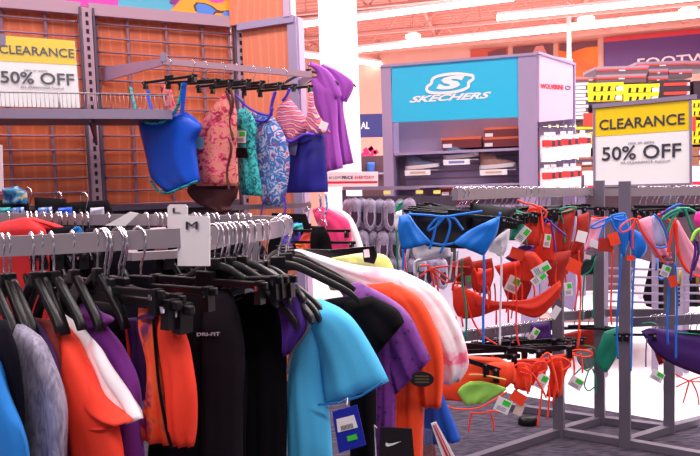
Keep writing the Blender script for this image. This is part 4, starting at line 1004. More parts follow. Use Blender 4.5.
# sky blue tee
cp = G(320, 1.12, 18)
o = gar('tee_shirt', 'sky blue tee with a blue hang tag, second garment right of the black trousers', 'shirt', [
    (cp, [(297, 299), (291, 335), (288, 380), (287, 440), (287, 520)], [(316, 302), (326, 330), (324, 380), (331, 430), (336, 520)]),
    (cp, [(300, 300), (311, 330), (320, 362), (325, 404)], [(322, 299), (352, 318), (374, 350), (389.5, 381)], dict(th=0.06, amp=0.004)), ], f_cy, th=0.05, amp=0.006, fr=1.4)
b = MB(); b.strip([cp.at(x, y, 0.031) for x, y in [(324, 399), (345, 397), (366, 390), (387, 377)]], 0.0016, 0.002); b.build('cuff_seam', M('seam_blue', (30, 120, 190), 0.8), o)
tb = G(350, 1.02, 8)
def hcard(o, pl, pts, mat, name='hang_tag', off=0.0, th=0.002):
    b = MB(); panel_px(b, pl, pts, th, 0, off); return b.build(name, mat, o)
t = hcard(o, tb, [(339, 453), (366, 445), (357, 405), (332, 412)], M('tag_cobalt', (24, 40, 170), 0.3))
hcard(o, tb, [(338, 432), (358, 427), (354, 414.5), (336.5, 419)], m_white, 'price_label', 0.002, 0.0008); hcard(o, tb, [(348, 441), (358, 438.5), (356.5, 433.5), (347, 436)], m_green, 'green_sticker', 0.002, 0.0008)
b = MB()
for k in range(9): panel_px(b, tb, [(342 + k * 1.35, 430 - k * .35), (342.6 + k * 1.35, 429.9 - k * .35), (341.6 + k * 1.35, 425.4 - k * .35), (341 + k * 1.35, 425.5 - k * .35)], 0.0005, 0, 0.0032)
b.build('barcode', m_ink, o)
hcard(o, tb, [(340, 452), (343, 448), (336, 416), (331, 414)], m_white, 'tag_back', -0.006, 0.001)
b = MB(); b.tube([tb.at(347, 405, 0), tb.at(346, 402, -0.02), cp.at(345, 396, 0.04)], 0.0009, 4); b.build('tag_loop', m_white, o)
# black tee, plum dotted tee, orange jersey, tie dye tee, lime top
gar('tee_shirt', 'black tee between the sky blue tee and the plum dotted tee', 'shirt', [(G(360, 1.24, 17), [(320, 300), (345, 345), (350, 410), (350, 520)], [(352, 296), (372, 330), (376, 400), (376, 520)]), (G(372, 1.235, 17), [(340, 302), (352, 330), (374, 358)], [(372, 296), (396, 308), (404.5, 322)], dict(th=0.05))], f_blk, th=0.045)
dp = G(395, 1.30, 16)
gar('tee_shirt', 'plum tee with dark dots left of the neon orange jersey', 'shirt', [(dp, [(352, 292), (372, 345), (376, 400), (374, 520)], [(385, 296), (400, 335), (396, 395), (394, 520)]), (dp, [(336, 286), (366, 330), (388, 368), (396, 394)], [(360, 282), (404, 308), (424, 344), (431, 359)], dict(th=0.05))], f_dot, th=0.05, amp=0.006)
op = G(415, 1.36, 14)
o = gar('jersey', 'neon orange jersey with a black oval tag', 'shirt', [(op, [(350, 286), (380, 330), (393, 390), (394, 520)], [(392, 282), (420, 310), (424, 390), (421, 520)]), (op, [(375, 284), (398, 330), (412, 380), (416, 404)], [(398, 285), (422, 300), (440, 340), (444, 372), (441, 407)], dict(th=0.05))], f_or2, th=0.05, amp=0.007, fr=2)
ot = G(422, 1.27, 6)
b = MB(); b.prism([ot.at(x, y) for x, y in ell(422, 379.5, 12, 7.6, 0, 24)[::-1]], ot.n * 0.002); t = b.build('oval_tag', M('tag_black', (26, 20, 24), 0.4), o)
for k in range(3): hcard(t, ot, [(415, 376.6 + 3 * k), (429, 376.8 + 3 * k), (429, 375.6 + 3 * k), (415, 375.4 + 3 * k)], M('tag_print', (112, 92, 60), 0.6), 'tag_print', 0.001, 0.0006)
wp = G(430, 1.46, 12)
o = gar('tee_shirt', 'white and pink tie-dye tee at the right end of the near rack', 'shirt', [(wp, [(280, 252), (330, 275), (392, 320), (420, 400)], [(300, 249), (352, 264), (412, 276), (446, 330)], dict(mi=0)), (wp, [(392, 278), (418, 320), (436, 360), (441, 385)], [(400, 270), (437, 290), (459, 325), (469, 362), (461, 379)], dict(th=0.07, amp=0.01, fr=2))], f_tie, th=0.05, amp=0.006)
lp = G(360, 1.6, 10)
o = gar('sleeveless_shirt', 'lime yellow top under a black clip hanger at the back of the near rack', 'shirt', [(lp, [(322, 254), (322, 266), (330, 290)], [(360, 254), (385, 255), (395, 272), (402, 290)])], f_lime, th=0.05, amp=0.006)
b = MB(); panel_px(b, G(370, 1.52, 10), [(364, 262), (374, 264), (377, 256), (374, 246), (362, 248)], 0.012); panel_px(b, G(370, 1.52, 10), [(300, 254), (330, 258), (374, 250.5), (373, 246), (330, 250), (300, 249)], 0.01)
o2 = tag(b.build('clip_hanger', m_black), 'wide black clip hanger gripping the lime yellow top', 'hanger')
hcard(o2, G(370, 1.515, 10), [(364.5, 257.5), (370, 257), (369, 249), (363.5, 249.6)], m_paper, 'size_sticker', 0.003, 0.001)
gar('trousers', 'cobalt blue garment hanging low below the orange jersey', 'clothing', [(G(440, 1.42, 14), [(425, 398), (424, 420), (424, 445)], [(442, 392), (452, 416), (461, 440)])], f_pblue, th=0.04)
gar('trousers', 'dark red garment low behind the black hang tag', 'clothing', [(G(430, 1.46, 14), [(416, 430), (416, 456), (416, 500)], [(432, 430), (436, 456), (438, 500)])], M('dark_red_fabric', (110, 26, 44), 0.8), th=0.03)
# black hang tag with swoosh
nt_ = G(395, 1.15, 6)
o = empty('brand_hang_tag', nt_.at(395, 456), 'black hang tag with a white tick in front of the orange jersey', 'tag')
hcard(o, nt_, [(378, 500), (418, 500), (412, 429), (380, 427)], M('tag_black', (26, 20, 24), 0.4), 'black_card', 0, 0.003)
b = MB(); sw = [(385.5, 443.5), (386.2, 441.8), (388, 443), (392, 442.9), (401, 440.8), (393, 444.6), (388, 446), (386, 445.3)]
b.prism([nt_.at(x, y, 0.003) for x, y in sw], nt_.n * 0.001); b.build('tick_mark', m_paper, o)
b = MB(); b.tube([nt_.at(379, 500), nt_.at(376, 456), nt_.at(374.5, 425), nt_.at(377, 428)], 0.0012, 5); b.build('tag_cord', m_white, o)
st = G(440, 1.2, 6)
o = empty('paper_strip', st.at(455, 456), 'white and red paper strip slanting at the bottom edge below the blue garment', 'tag')
hcard(o, st, [(447, 470), (462, 470), (436, 422), (431, 424)], m_white, 'strip', 0, 0.003)
hcard(o, st, [(452, 470), (455, 470), (434, 424.5), (433, 425)], m_red, 'red_line', 0.002, 0.001); hcard(o, st, [(456.5, 470), (458, 470), (435.6, 424), (435, 424.2)], m_red, 'red_line', 0.002, 0.001)
hcard(o, G(430, 1.22, 6), [(420, 470), (434, 470), (433, 430), (421, 428)], mg, 'clear_sleeve', 0, 0.002)

# far bar garments
gar('hooded_jacket', 'scarlet garment draped over the far bar of the near rack at left', 'jacket', [(plane(25, 1.62, 20), [(2, 222), (-15, 232), (-30, 260), (-30, 330)], [(27, 217), (40, 226), (48, 240), (52, 330)]), (plane(40, 1.64, 20), [(20, 219), (34, 224), (44, 230)], [(30, 217), (50, 222), (64, 227)], dict(th=0.03))], f_red, th=0.06, amp=0.006)
gar('black_shirt', 'dark navy garment on the far bar right of the scarlet one', 'clothing', [(plane(60, 1.70, 20), [(44, 226), (42, 260), (42, 330)], [(76, 226), (80, 260), (82, 330)])], f_nav, th=0.04)
gar('black_shirt', 'black garment on the far bar below the white paper slip', 'clothing', [(plane(100, 1.68, 20), [(86, 228), (80, 260), (80, 330)], [(150, 228), (156, 260), (158, 330)])], f_nav, th=0.04)
gar('black_shirt', 'black garment on the far bar behind the M size marker', 'clothing', [(plane(190, 1.68, 20), [(160, 230), (156, 260), (156, 330)], [(250, 232), (270, 260), (270, 330)])], f_blk, th=0.04)
gar('swim_camisole', 'small bright blue piece on the far bar above the near bar', 'clothing', [(plane(77, 1.66, 20), [(74, 227), (75, 240)], [(80, 226), (81, 240)])], M('cyan_scrap', (20, 120, 200), 0.7), th=0.02)
gar('tee_shirt', 'red and white garment on the far bar left of the M size marker', 'clothing', [(plane(155, 1.66, 20), [(138, 229), (138, 250)], [(166, 227), (168, 250)])], M('pink_scrap', (226, 176, 190), 0.7), th=0.02)

# ---------------------------------------------------------------- hangers on the near rack
near_h = [(-12, 'arms', 42, 'azure tee'), (2, 'arms', 44, 'black garment beside the azure tee'), (8, 'arms', 42, 'grey tee'), (31, 'arms', 42, 'purple tee'), (41, 'arms', 44, 'dark red top'), (51, 'arms', 41, 'coral tee'), (72, 'arms', 42, 'white tee'), (96, 'arms', 40, 'plum jacket'), (101, 'clip', 40, 'black garment behind the plum jacket'), (117, 'clip', 36, 'purple shorts'), (138, 'clip', 30, 'neon orange shorts'),
    (204, 'clip', 26, 'black trousers behind the orange shorts'), (217, 'clip', 26, 'black track trousers'), (222, 'clip', 24, 'gathered black trousers'), (230, 'clip', 22, 'deep violet top'), (236, 'arms', 19, 'sky blue tee'), (243, 'arms', 19, 'black tee'), (250, 'arms', 18, 'plum dotted tee'), (258, 'arms', 16, 'orange jersey'), (264, 'arms', 14, 'tie-dye tee')]
for x, k, a, lb in near_h:
    hang(k, onbar(x), a, 'black %shanger on the near bar, for the %s' % ('clip ' if k == 'clip' else '', lb), None, roll=random.uniform(-.04, .06), sc=(0.44, 1, 0.8) if k == 'arms' and x < 110 else ((0.66, 1, 0.95) if k == 'arms' else ((0.72, 1, 1) if x > 200 else (0.95, 1, 1))))
for i, q in enumerate(cat([P(*t) for t in NEAR[-1:] + TURN], 3)[2:-2:2]):
    hang('arms', q, -10 - 12 * i, sc=(0.85, 1, 0.95), label='black hanger on the rounded right end of the near rack', group='hangers on the rounded end')
for i, x in enumerate((104, 120)):
    hang('clip', onbar(x), 38 + random.uniform(-4, 4), 'black hanger crowded among the others on the near bar of the near rack', 'crowded hangers on the near bar', roll=random.uniform(-.06, .06))
for i in range(3):
    hang('arms', onbar(213 + i * 14), 18 - i, 'black hanger crowded right of the M size marker on the near bar', 'crowded hangers right of the M marker', sc=(0.62, 1, 0.75))
for i, x in enumerate((8, 27, 31, 36, 43, 51, 57, 60, 66, 74, 81, 87, 108, 146, 156, 160, 165, 194, 199, 207, 212, 216, 228, 236, 242, 249)):
    hang('clip' if i % 2 else 'arms', onbar(x, True), 55 + random.uniform(-6, 6), 'black hanger on the far bar, ' + ('left of the L size marker' if x < 175 else 'right of the L size marker'), 'far bar hangers left of the L marker' if x < 175 else 'far bar hangers right of the L marker')
# ================================================================ the two-tier bikini rack
m_bk = M('rack_steel', (112, 104, 120), 0.45, 0.2)
e = empty('bikini_rack', FL(610, 434), 'grey steel two-tier rack on four posts holding the bikinis', 'rack')
P1, P2, P3, P4 = (559, 435), (625, 446), (600, 423), (669, 432)
G1, G2, G3, G4 = [FL(*q) for q in (P1, P2, P3, P4)]
BU = V((0.87, -0.49, 0)).normalized()
Lf, Rt = (455, 188.5, 2.1), (740, 186.5, 2.75)
zb = 1.262
for g, zt in ((G1, 1.21), (G2, None), (G3, None), (G4, 1.21)):
    if zt is None: zt = zb + (0.015 if g is G2 else 0.02)
    b = MB(); b.post(g, 0, zt, 0.05, 0.05, BU); b.build('post', m_bk, e)
b = MB()
for p, q in ((G1, G2), (G3, G4), (G1, G3), (G2, G4)): b.bar(p + V((0, 0, .02)), q + V((0, 0, .02)), 0.035, 0.035)
b.bar(G1 + V((0, 0, .02)), FL(440, 470, 0.02), 0.035, 0.035); b.bar(G2 + V((0, 0, .02)), FL(725, 460, 0.02), 0.035, 0.035)
b.bar(G3 + V((0, 0, .02)), FL(500, 405, 0.02), 0.035, 0.035); b.bar(G4 + V((0, 0, .02)), FL(730, 413, 0.02), 0.035, 0.035)
b.build('base_rail', m_bk, e)
t3 = V((G3.x, G3.y, zb)); t2 = V((G2.x, G2.y, zb))
b = MB(); b.rail([P(*Lf), P(530, 188, 2.72), P(597, 187.5, 3.26)], 0.022, 0.04); b.build('upper_arm', m_bar, e)
b = MB(); b.rail([P(627, 187.5, 2.97), P(740, 186.5, 2.85)], 0.022, 0.04); b.build('upper_arm', m_bar, e)
b = MB(); b.rail([P(556, 188.5, 3.14), P(600, 188.5, 3.29)], 0.022, 0.04); b.rail([P(627, 188, 2.98), P(668, 188, 3.13)], 0.022, 0.04); b.rail([P(600, 188.5, 3.29), P(669, 188, 3.14)], 0.022, 0.04); b.build('upper_tie', m_bar, e)
LA = [(452, 333, 2.72), (467, 331, 2.78), (557, 319, 3.12)]
b = MB(); b.rail([P(*q) for q in LA], 0.022, 0.045); b.build('lower_arm', m_bk, e)
b = MB(); b.rail([P(559, 312, 3.14), P(600, 309, 3.28)], 0.022, 0.045); b.rail([P(625, 318, 2.99), P(700, 314, 2.75), P(760, 309, 2.6)], 0.022, 0.045); b.rail([P(559, 312, 3.14), P(600, 309, 3.28), P(669, 309, 3.14)], 0.02, 0.04)
b.build('lower_arm', m_bk, e)
# clearance sign in a steel frame on top
SG = plane2(593, 3.34, 690, 3.10, 150)
e2, q = clearance(SG, ((594, 107.5), (690.5, 98.5), (691, 184), (594.5, 186.5)), 0.37,
    [('CLEARANCE', 0.055, 0.94, 0.165, 0.295, m_ink, 0.015), ('take on extra', 0.35, 0.62, 0.46, 0.49, m_grey_ink, 0), ('50% OFF', 0.08, 0.90, 0.51, 0.68, m_ink, 0.012), ('All CLEARANCE Apparel', 0.27, 0.78, 0.70, 0.735, m_grey_ink, 0)],
    'framed yellow and white clearance sign on top of the bikini rack')
b = MB()
for p0, p1 in (((0, 0), (1, 0)), ((1, 0), (1, 1)), ((1, 1), (0, 1)), ((0, 1), (0, 0))):
    b.bar(SG.at(*q(*p0), -0.004), SG.at(*q(*p1), -0.004), 0.022, 0.012)
b.bar(SG.at(592.5, 106.6, 0.002), SG.at(697, 96.6, 0.002), 0.016, 0.022); b.build('frame', m_steel, e2)
b = MB(); p = SG.at(642, 185); b.tube([p, V((p.x, p.y, 1.2))], 0.012, 6); b.build('stem', m_steel, e2)

# ---------------------------------------------------------------- fabrics
c_blue = M('bikini_azure', (0, 120, 226), 0.5); c_blk = M('bikini_black', (22, 16, 26), 0.6, var=0.15, vs=20); c_wht = M('bikini_white', (240, 234, 246), 0.6)
c_red = M('bikini_orange_red', (226, 46, 18), 0.6, var=0.15, vs=12); c_dred = M('bikini_dark_red', (172, 32, 16), 0.65, var=0.15, vs=12); c_cor = M('bikini_coral', (252, 62, 42), 0.5)
c_grn = M('bikini_green', (16, 140, 112), 0.55); c_pur = M('bikini_purple', (96, 46, 156), 0.55); c_pink = M('lining_pink', (232, 150, 176), 0.65); c_lil = M('lining_lilac', (186, 182, 226), 0.65)
c_lime = M('lining_lime', (150, 214, 90), 0.6); c_neon = M('bikini_neon', (255, 74, 36), 0.5); c_mag = M('bikini_magenta', (240, 50, 160), 0.5); c_lstr = M('lime_cord', (160, 236, 70), 0.5)
c_dpur = M('bikini_deep_purple', (66, 26, 110), 0.6, var=0.12, vs=10)
def bik(name, label, pl, lofts, mat, group=None, **k):
    o = None
    for q in lofts:
        b = MB(); kw = dict(th=0.03, amp=0.004, nu=10, nv=12); kw.update(k); kw.update(q[2] if len(q) > 2 else {}); b.loft(pl, q[0], q[1], **kw)
        if o is None: o = tag(b.build(name, mat), label, 'bikini', group)
        else: b.build('cup', mat, o)
    return o
def BP(x, d, a=8): return plane(x, d, a, 230)
# foremost azure triangle top
p1 = BP(450, 2.06)
o = bik('bikini', 'azure blue triangle bikini top foremost on the left arm of the bikini rack', p1, [
    ([(399, 216), (398, 232), (402, 250)], [(409, 213.5), (418, 227), (432.5, 243)]),
    ([(488, 221), (468, 231), (452.5, 243)], [(500, 216), (497, 234), (484, 256)])], c_blue, th=0.04)
for pts, nm in (([(409, 214), (428, 215), (444, 216.5), (462, 214), (482, 211)], 'top_cord'), ([(432, 243), (443, 244.5), (453, 243)], 'band_cord'), ([(444, 216), (436, 219), (429, 227), (429, 230), (436, 226), (444, 217)], 'bow_cord'), ([(442, 216), (436, 226), (433, 238), (429.5, 249)], 'bow_cord'), ([(446, 216), (450, 224), (447, 238), (440, 253)], 'bow_cord'), ([(446, 216), (455, 219), (460, 226), (463, 230)], 'bow_cord'), ([(403, 249), (403.5, 258), (403, 269)], 'tie_cord'), ([(483.5, 255), (484, 280), (483, 310), (483, 343)], 'tie_cord'), ([(499, 216), (500, 212)], 'strap')):
    cord(o, p1, pts, 0.0042, c_blue, nm)
p2 = BP(470, 2.2)
o = bik('bikini', 'black bandeau bikini top right behind the azure triangle top', p2, [([(408, 206), (416, 226), (426, 246)], [(470, 207), (470, 226), (470, 249)]), ([(470, 203), (470, 226), (470, 248)], [(516, 208), (508, 226), (493, 240)])], c_blk)
p3 = BP(470, 2.3)
o = bik('bikini', 'white bikini top with long white tie cords showing below the azure triangle top', p3, [([(413, 240), (413, 252), (417, 262)], [(450, 244), (451, 252), (452, 256)]), ([(490, 240), (493, 250), (498, 256)], [(510, 228), (508, 246), (503, 256)]), ([(396, 212), (394, 222), (396, 231)], [(402, 210), (402, 220), (400, 231)])], c_wht)
cord(o, p3, [(501, 254), (501, 280), (500, 310), (499.5, 344)], 0.0042, c_wht, 'tie_cord'); cord(o, p3, [(421, 259), (415, 262), (414.5, 273)], 0.0042, c_wht, 'tie_cord')
cord(o, p3, [(452, 252), (451, 266), (449.5, 279)], 0.004, c_wht, 'tie_cord'); cord(o, p3, [(457.5, 250), (457, 262), (456, 276)], 0.004, c_wht, 'tie_cord')
hangtag(o, p3, 495, 248, 12, 9, 20, 0.03, None, False)
p4 = BP(480, 2.4)
o = bik('bikini', 'green bikini top with dangling green cords left of the orange-red one', p4, [([(516, 209), (514, 222), (509, 240)], [(526, 214), (524, 226), (516, 240)]), ([(397, 203), (395, 212)], [(404, 201), (400, 212)])], c_grn, th=0.02)
for pts in ([(398, 205), (396, 220), (397, 240), (398, 269)], [(519, 212), (526, 216), (528, 214)], [(419, 264), (418, 272)], [(462, 258), (462, 280), (466, 310), (466, 338)], [(524, 232), (526, 246)]): cord(o, p4, pts, 0.0042, c_grn, 'tie_cord')
hangtag(o, p4, 522, 234, 9, 17, 38, 0.03)
# coral cord bow under the white top
p5 = BP(430, 2.5)
o = bik('bikini', 'coral red bikini with a big cord bow below the white top', p5, [([(452, 262), (452, 272), (458, 284)], [(470, 256), (474, 270), (466, 286)])], c_dred, th=0.02)
for pts in ([(417, 266), (428, 265), (430, 268), (444, 266), (470, 267)], [(430, 268), (424, 273), (420, 276)], [(430, 268), (433, 280), (434, 287)], [(431, 268), (437, 280), (438, 292)], [(431, 267), (440, 272), (449, 279), (446, 282), (438, 276), (432, 269)], [(452, 290), (456, 278), (464, 272)], [(452, 284), (460, 282), (462, 286), (455, 289), (452, 285)], [(404, 253), (405, 262), (406, 270)]): cord(o, p5, pts, 0.004, c_cor, 'bow_cord')
hangtag(o, p5, 468, 281, 6, 13, -4, 0.03, M('rose_tag', (170, 130, 150)))
# long orange band pieces
p6 = BP(500, 2.62)
o = bik('bikini', 'long orange-red bandeau curving under the left arm of the bikini rack', p6, [([(452, 285), (470, 290), (490, 300), (512, 301), (535, 297), (552, 286), (560, 280)], [(453, 306), (460, 318), (478, 317), (505, 309), (535, 318), (552, 306), (562, 290)], dict(nv=24))], c_red, th=0.012, amp=0.006, fr=1)
for pts in ([(464, 280), (466, 296), (472, 318), (482, 334), (497, 344)], [(456, 316), (456, 328)], [(461, 316), (463, 326)], [(496, 310), (496, 324)], [(508, 308), (508, 322)], [(475, 290), (476, 306)], [(487, 286), (489, 300), (488, 308)], [(515, 262), (516, 300), (516, 330), (519, 345)]): cord(o, p6, pts, 0.004, c_cor, 'tie_cord')
hangtag(o, p6, 554, 311, 7, 13, 32, 0.03, None, False)
p6b = BP(500, 2.7)
o = bik('bikini_bottom', 'orange-red strappy bikini bottom inside the curve of the long bandeau', p6b, [([(477, 272), (478, 284), (482, 289)], [(492, 268), (492, 280), (490, 288)]), ([(494, 266), (500, 276), (506, 282)], [(528, 258), (526, 274), (518, 284)])], c_red, th=0.02)
for x in (479, 484, 489, 494): cord(o, p6b, [(x, 283), (x + 1, 292), (x + 1, 302)], 0.0035, c_dred, 'strap')
hangtag(o, p6b, 512, 283, 13, 16, 25, 0.04)
# orange-red triangles further along the arm
def tri(label, d, L, R, mat, cords=(), cm=None, tags=(), x0=None, **k):
    T = BP(L[0][0], d); o = bik('bikini', label, T, [(L, R)], mat, **k)
    for pts in cords: cord(o, T, pts, 0.0040, cm or mat, 'tie_cord')
    for (x, y, w, h, r, kind) in tags:
        if kind == 'w': hangtag(o, T, x, y, w, h, r, 0.03)
        elif kind == 'p': hangtag(o, T, x, y, w, h, r, 0.03, None, False)
        elif kind == 'k': hangtag(o, T, x, y, w, h, r, 0.035, m_black, False, 'black_card')
        else: hangtag(o, T, x, y, w, h, r, 0.035, c_neon, False, 'orange_card')
    return o
tri('orange-red triangle bikini top with a bow, right of the green one', 2.50, [(530, 206), (522, 222), (522, 244)], [(541, 208), (544, 226), (540, 246)], c_red, [[(517, 200), (524, 203), (534, 205), (540, 210)], [(538, 206), (537, 222), (535, 232)], [(539, 206), (541, 222), (543, 234)], [(539, 206), (546, 212), (544, 218)]], c_cor)
tri('orange-red triangle bikini with purple cords, second along the arm', 2.60, [(536, 226), (534, 245), (528, 262)], [(552, 222), (556, 242), (556, 262)], c_red, [[(545, 218), (552, 224), (560, 231), (566, 236)], [(550, 220), (553, 236), (555, 252)], [(546, 220), (540, 232), (534, 246), (524, 262)]], c_pur, [(546, 240, 6.5, 13, 8, 'w')])
tri('orange-red triangle bikini with a green bow cord', 2.68, [(561, 212), (556, 232), (554, 256)], [(576, 206), (573, 232), (569, 250)], c_dred, [[(550, 215), (558, 210), (568, 207), (576, 208), (568, 211), (558, 213)], [(558, 212), (562, 220), (564, 236), (564, 243)], [(553, 213), (552, 228)]], c_grn, [(580, 236, 10, 11, 14, 'p'), (572, 265, 13, 13, 26, 'o')])
tri('dark orange-red triangle bikini beside the pink lined one', 2.76, [(577, 216), (575, 236), (568, 256)], [(589, 212), (588, 234), (580, 252)], c_dred, [[(578, 250), (579, 268), (579, 290)]], c_cor)
tri('pink lined bikini top hanging at the top of the rear post', 2.9, [(591, 217), (589, 234), (583, 252)], [(606, 218), (601, 238), (595, 246)], c_pink, [[(591, 216), (598, 218), (607, 217)]], c_cor, [(593, 243, 10, 8, 20, 'p')], th=0.02)
tri('orange-red bikini bottom low in the orange cluster, left one', 2.56, [(510, 250), (520, 262), (520, 282)], [(535, 252), (546, 268), (540, 284)], c_red, [], None, [(540, 268, 9, 19, 60, 'w'), (538, 277, 8, 17, 50, 'w'), (516, 253, 14, 11, 20, 'o')])
tri('orange-red bikini bottom low in the orange cluster, right one', 2.66, [(545, 254), (546, 270), (550, 286)], [(572, 250), (566, 272), (562, 290)], c_dred, [[(556, 262), (555, 280), (560, 300)], [(580, 275), (580, 300), (578, 330), (577, 346)]], c_cor, [(567, 288, 8, 13, -6, 'w')])
tri('dark green bikini bottom behind the front left post', 3.0, [(580, 262), (578, 276)], [(596, 254), (594, 274)], M('bikini_dark_green', (16, 50, 50), 0.6), [[(596, 256), (590, 270), (580, 276)], [(584, 274), (582, 300), (582, 320)], [(594, 258), (593, 290), (593, 318)]], c_grn, [(585, 256, 9, 4, 10, 'p')], th=0.02)
tri('orange card tagged bikini with orange edge left of the azure bow', 2.72, [(478, 268), (478, 280)], [(490, 270), (488, 286)], c_neon, [], None, [], th=0.015)
# deeper pieces that fill the orange-red cluster
tri('dark orange-red bikini low behind the bandeau, left of the white cord', 2.82, [(470, 262), (468, 276), (474, 292)], [(492, 258), (494, 276), (488, 294)], c_dred, [[(474, 268), (480, 284), (478, 300)], [(486, 270), (484, 290), (487, 306)], [(470, 272), (460, 278), (456, 290)]], c_cor, th=0.015)
tri('dark orange-red bikini low behind the bandeau, right of the white cord', 2.86, [(500, 266), (502, 284), (508, 300)], [(530, 264), (532, 284), (526, 300)], c_dred, [[(505, 270), (508, 290), (506, 312)], [(512, 272), (513, 296), (511, 318)], [(520, 270), (522, 292), (521, 306)], [(528, 268), (534, 290), (532, 306)]], c_cor, [(545, 300, 7, 12, 20, 'w')], th=0.015)
tri('orange-red bikini with a black card in the middle of the orange cluster', 2.74, [(540, 246), (548, 262), (556, 276)], [(566, 240), (570, 258), (568, 274)], c_red, [[(556, 244), (552, 262), (548, 286)], [(560, 246), (564, 266), (566, 292)], [(546, 250), (556, 258), (566, 262)]], c_cor, [(559, 262, 4, 14, -40, 'k')], th=0.02)
tri('violet bikini between the orange-red ones, below the green cup', 2.70, [(505, 258), (512, 262), (522, 264)], [(520, 246), (530, 244), (538, 250)], c_dpur, [[(520, 254), (530, 250), (540, 242)]], c_pur, [], th=0.012)
tri('black bikini behind the green bowed one, under the hangers', 2.84, [(516, 206), (518, 216), (522, 226)], [(560, 206), (558, 218), (552, 226)], c_blk, [], None, [], th=0.015)
tri('dark orange-red bikini right of the orange card, near the rear post', 2.95, [(566, 240), (570, 256), (574, 272)], [(584, 244), (584, 258), (580, 276)], c_dred, [[(574, 262), (578, 280), (574, 310)], [(568, 254), (560, 268), (562, 284)]], c_cor, [], th=0.015)
# azure bow top by the posts
T = BP(615, 2.72)
o = bik('bikini', 'azure bikini top with a loose bow and orange card below the framed sign', T, [([(612, 216), (617, 236), (621, 256)], [(626, 214), (630, 232), (625, 256)]), ([(628, 226), (630, 246), (634, 258)], [(646, 236), (647, 250), (640, 259)])], c_blue)
for pts in ([(610, 217), (600, 221), (591, 226), (593, 228), (602, 225), (610, 219)], [(608, 217), (602, 228), (598, 241)], [(610, 216), (618, 214), (624, 214), (622, 220), (613, 219)], [(610, 219), (614, 228), (622, 236)], [(621, 254), (618, 290), (616, 330), (617, 358)], [(634, 256), (632, 290), (631, 330), (630, 370)]): cord(o, T, pts, 0.0048, c_blue, 'tie_cord')
hangtag(o, T, 603, 244, 15, 13, 6, 0.045, c_dred, False, 'orange_card'); hangtag(o, T, 611, 238, 10, 12, -16, 0.05, c_neon, False, 'orange_card')
hangtag(o, T, 628, 257, 8, 5, 0, 0.04, c_neon, False, 'orange_card')
cord(o, T, [(612, 250), (611, 280), (610, 310), (611, 324)], 0.004, c_cor, 'red_cord')
tri('coral bowed bikini top with pale pink lining right of the azure bow', 2.66, [(636, 221), (644, 240), (656, 258)], [(650, 216), (662, 236), (672, 258)], c_pink, [[(633, 218), (625, 222), (619, 228), (622, 232), (630, 228), (634, 220)], [(634, 218), (632, 234), (632, 249)], [(636, 218), (642, 232), (654, 250), (662, 261), (672, 262)], [(637, 216), (640, 217)]], c_cor)
tri('pale lilac lined bikini cup with azure edge', 2.60, [(651, 217), (653, 236), (656, 246)], [(655, 214), (664, 232), (667, 246)], c_lil, [[(653, 214), (660, 222), (668, 240)], [(655, 247), (661, 247.5), (667, 246)], [(655, 270), (656, 258)]], c_blue, [], th=0.025)
T = BP(685, 2.58)
o = bik('bikini_bottom', 'big orange-red bikini bottom with pale pink lining at the right picture edge', T, [([(674, 222), (676, 250), (686, 272), (702, 277)], [(678, 220), (692, 244), (706, 262), (722, 268)])], c_pink, th=0.035)
for pts in ([(674, 218), (675, 240), (681, 262), (691, 274), (704, 277)], [(672, 222), (669, 240), (667, 252)], [(675, 222), (676, 242), (676, 253)], [(657, 214), (664, 218), (670, 222)]): cord(o, T, pts, 0.0062, c_cor, 'trim')
T = BP(680, 2.50)
o = bik('bikini', 'green bikini cord bow at the upper right above the pink lined bottom', T, [([(676, 207), (676, 212)], [(690, 207), (690, 211)])], c_grn, th=0.02)
for pts in ([(681, 208), (672, 211), (664, 216), (662, 220), (672, 214), (680, 210)], [(678, 209), (671, 220), (667, 232)], [(684, 209), (688, 222), (692, 232)], [(686, 208), (694, 212), (697, 218)]): cord(o, T, pts, 0.0055, c_grn, 'bow_cord')
T = BP(660, 2.56)
o = bik('bikini', 'violet cord bikini peeking between the black hangers at upper right', T, [([(661, 212), (660, 216)], [(674, 208), (676, 213)])], c_pur, th=0.02)
cord(o, T, [(660, 214), (668, 209), (678, 207)], 0.004, c_pur, 'cord'); cord(o, T, [(667, 209), (675, 205), (680, 204)], 0.004, c_blue, 'blue_cord')
T = BP(694, 2.40)
o = bik('bikini', 'magenta bikini with lime green and deep purple cords at the right picture edge', T, [([(696, 212), (694, 220), (698, 228)], [(712, 210), (716, 220), (712, 230)])], c_mag, th=0.03)
for pts in ([(700, 228), (694, 232), (690, 241)], [(699, 228), (700, 236), (703, 240)]): cord(o, T, pts, 0.006, c_lstr, 'lime_cord')
for pts in ([(693, 238), (694, 252), (691, 266), (689, 280)], [(696, 240), (697, 254), (692, 270)]): cord(o, T, pts, 0.005, c_dpur, 'purple_cord')
T = BP(665, 2.64)
o = bik('bikini_bottom', 'azure strappy bikini bottom with long cords in front of the right rear post', T, [([(655, 252), (658, 258)], [(672, 252), (670, 259)])], c_dred, th=0.015)
for pts in ([(667, 262), (668, 290), (666, 320), (667, 344)], [(674, 262), (676, 300), (675, 335), (675, 358)], [(657, 277), (660, 279), (664, 277)]): cord(o, T, pts, 0.0048, c_blue, 'tie_cord')
hangtag(o, T, 663, 270, 9, 11, 20, 0.03); hangtag(o, T, 670, 280, 8, 11, -16, 0.035, c_neon, False, 'orange_card')
for x in (679, 696): cord(o, T, [(x, 270), (x, 284)], 0.005, M('yellow_cord', (246, 214, 40), 0.5), 'yellow_cord')

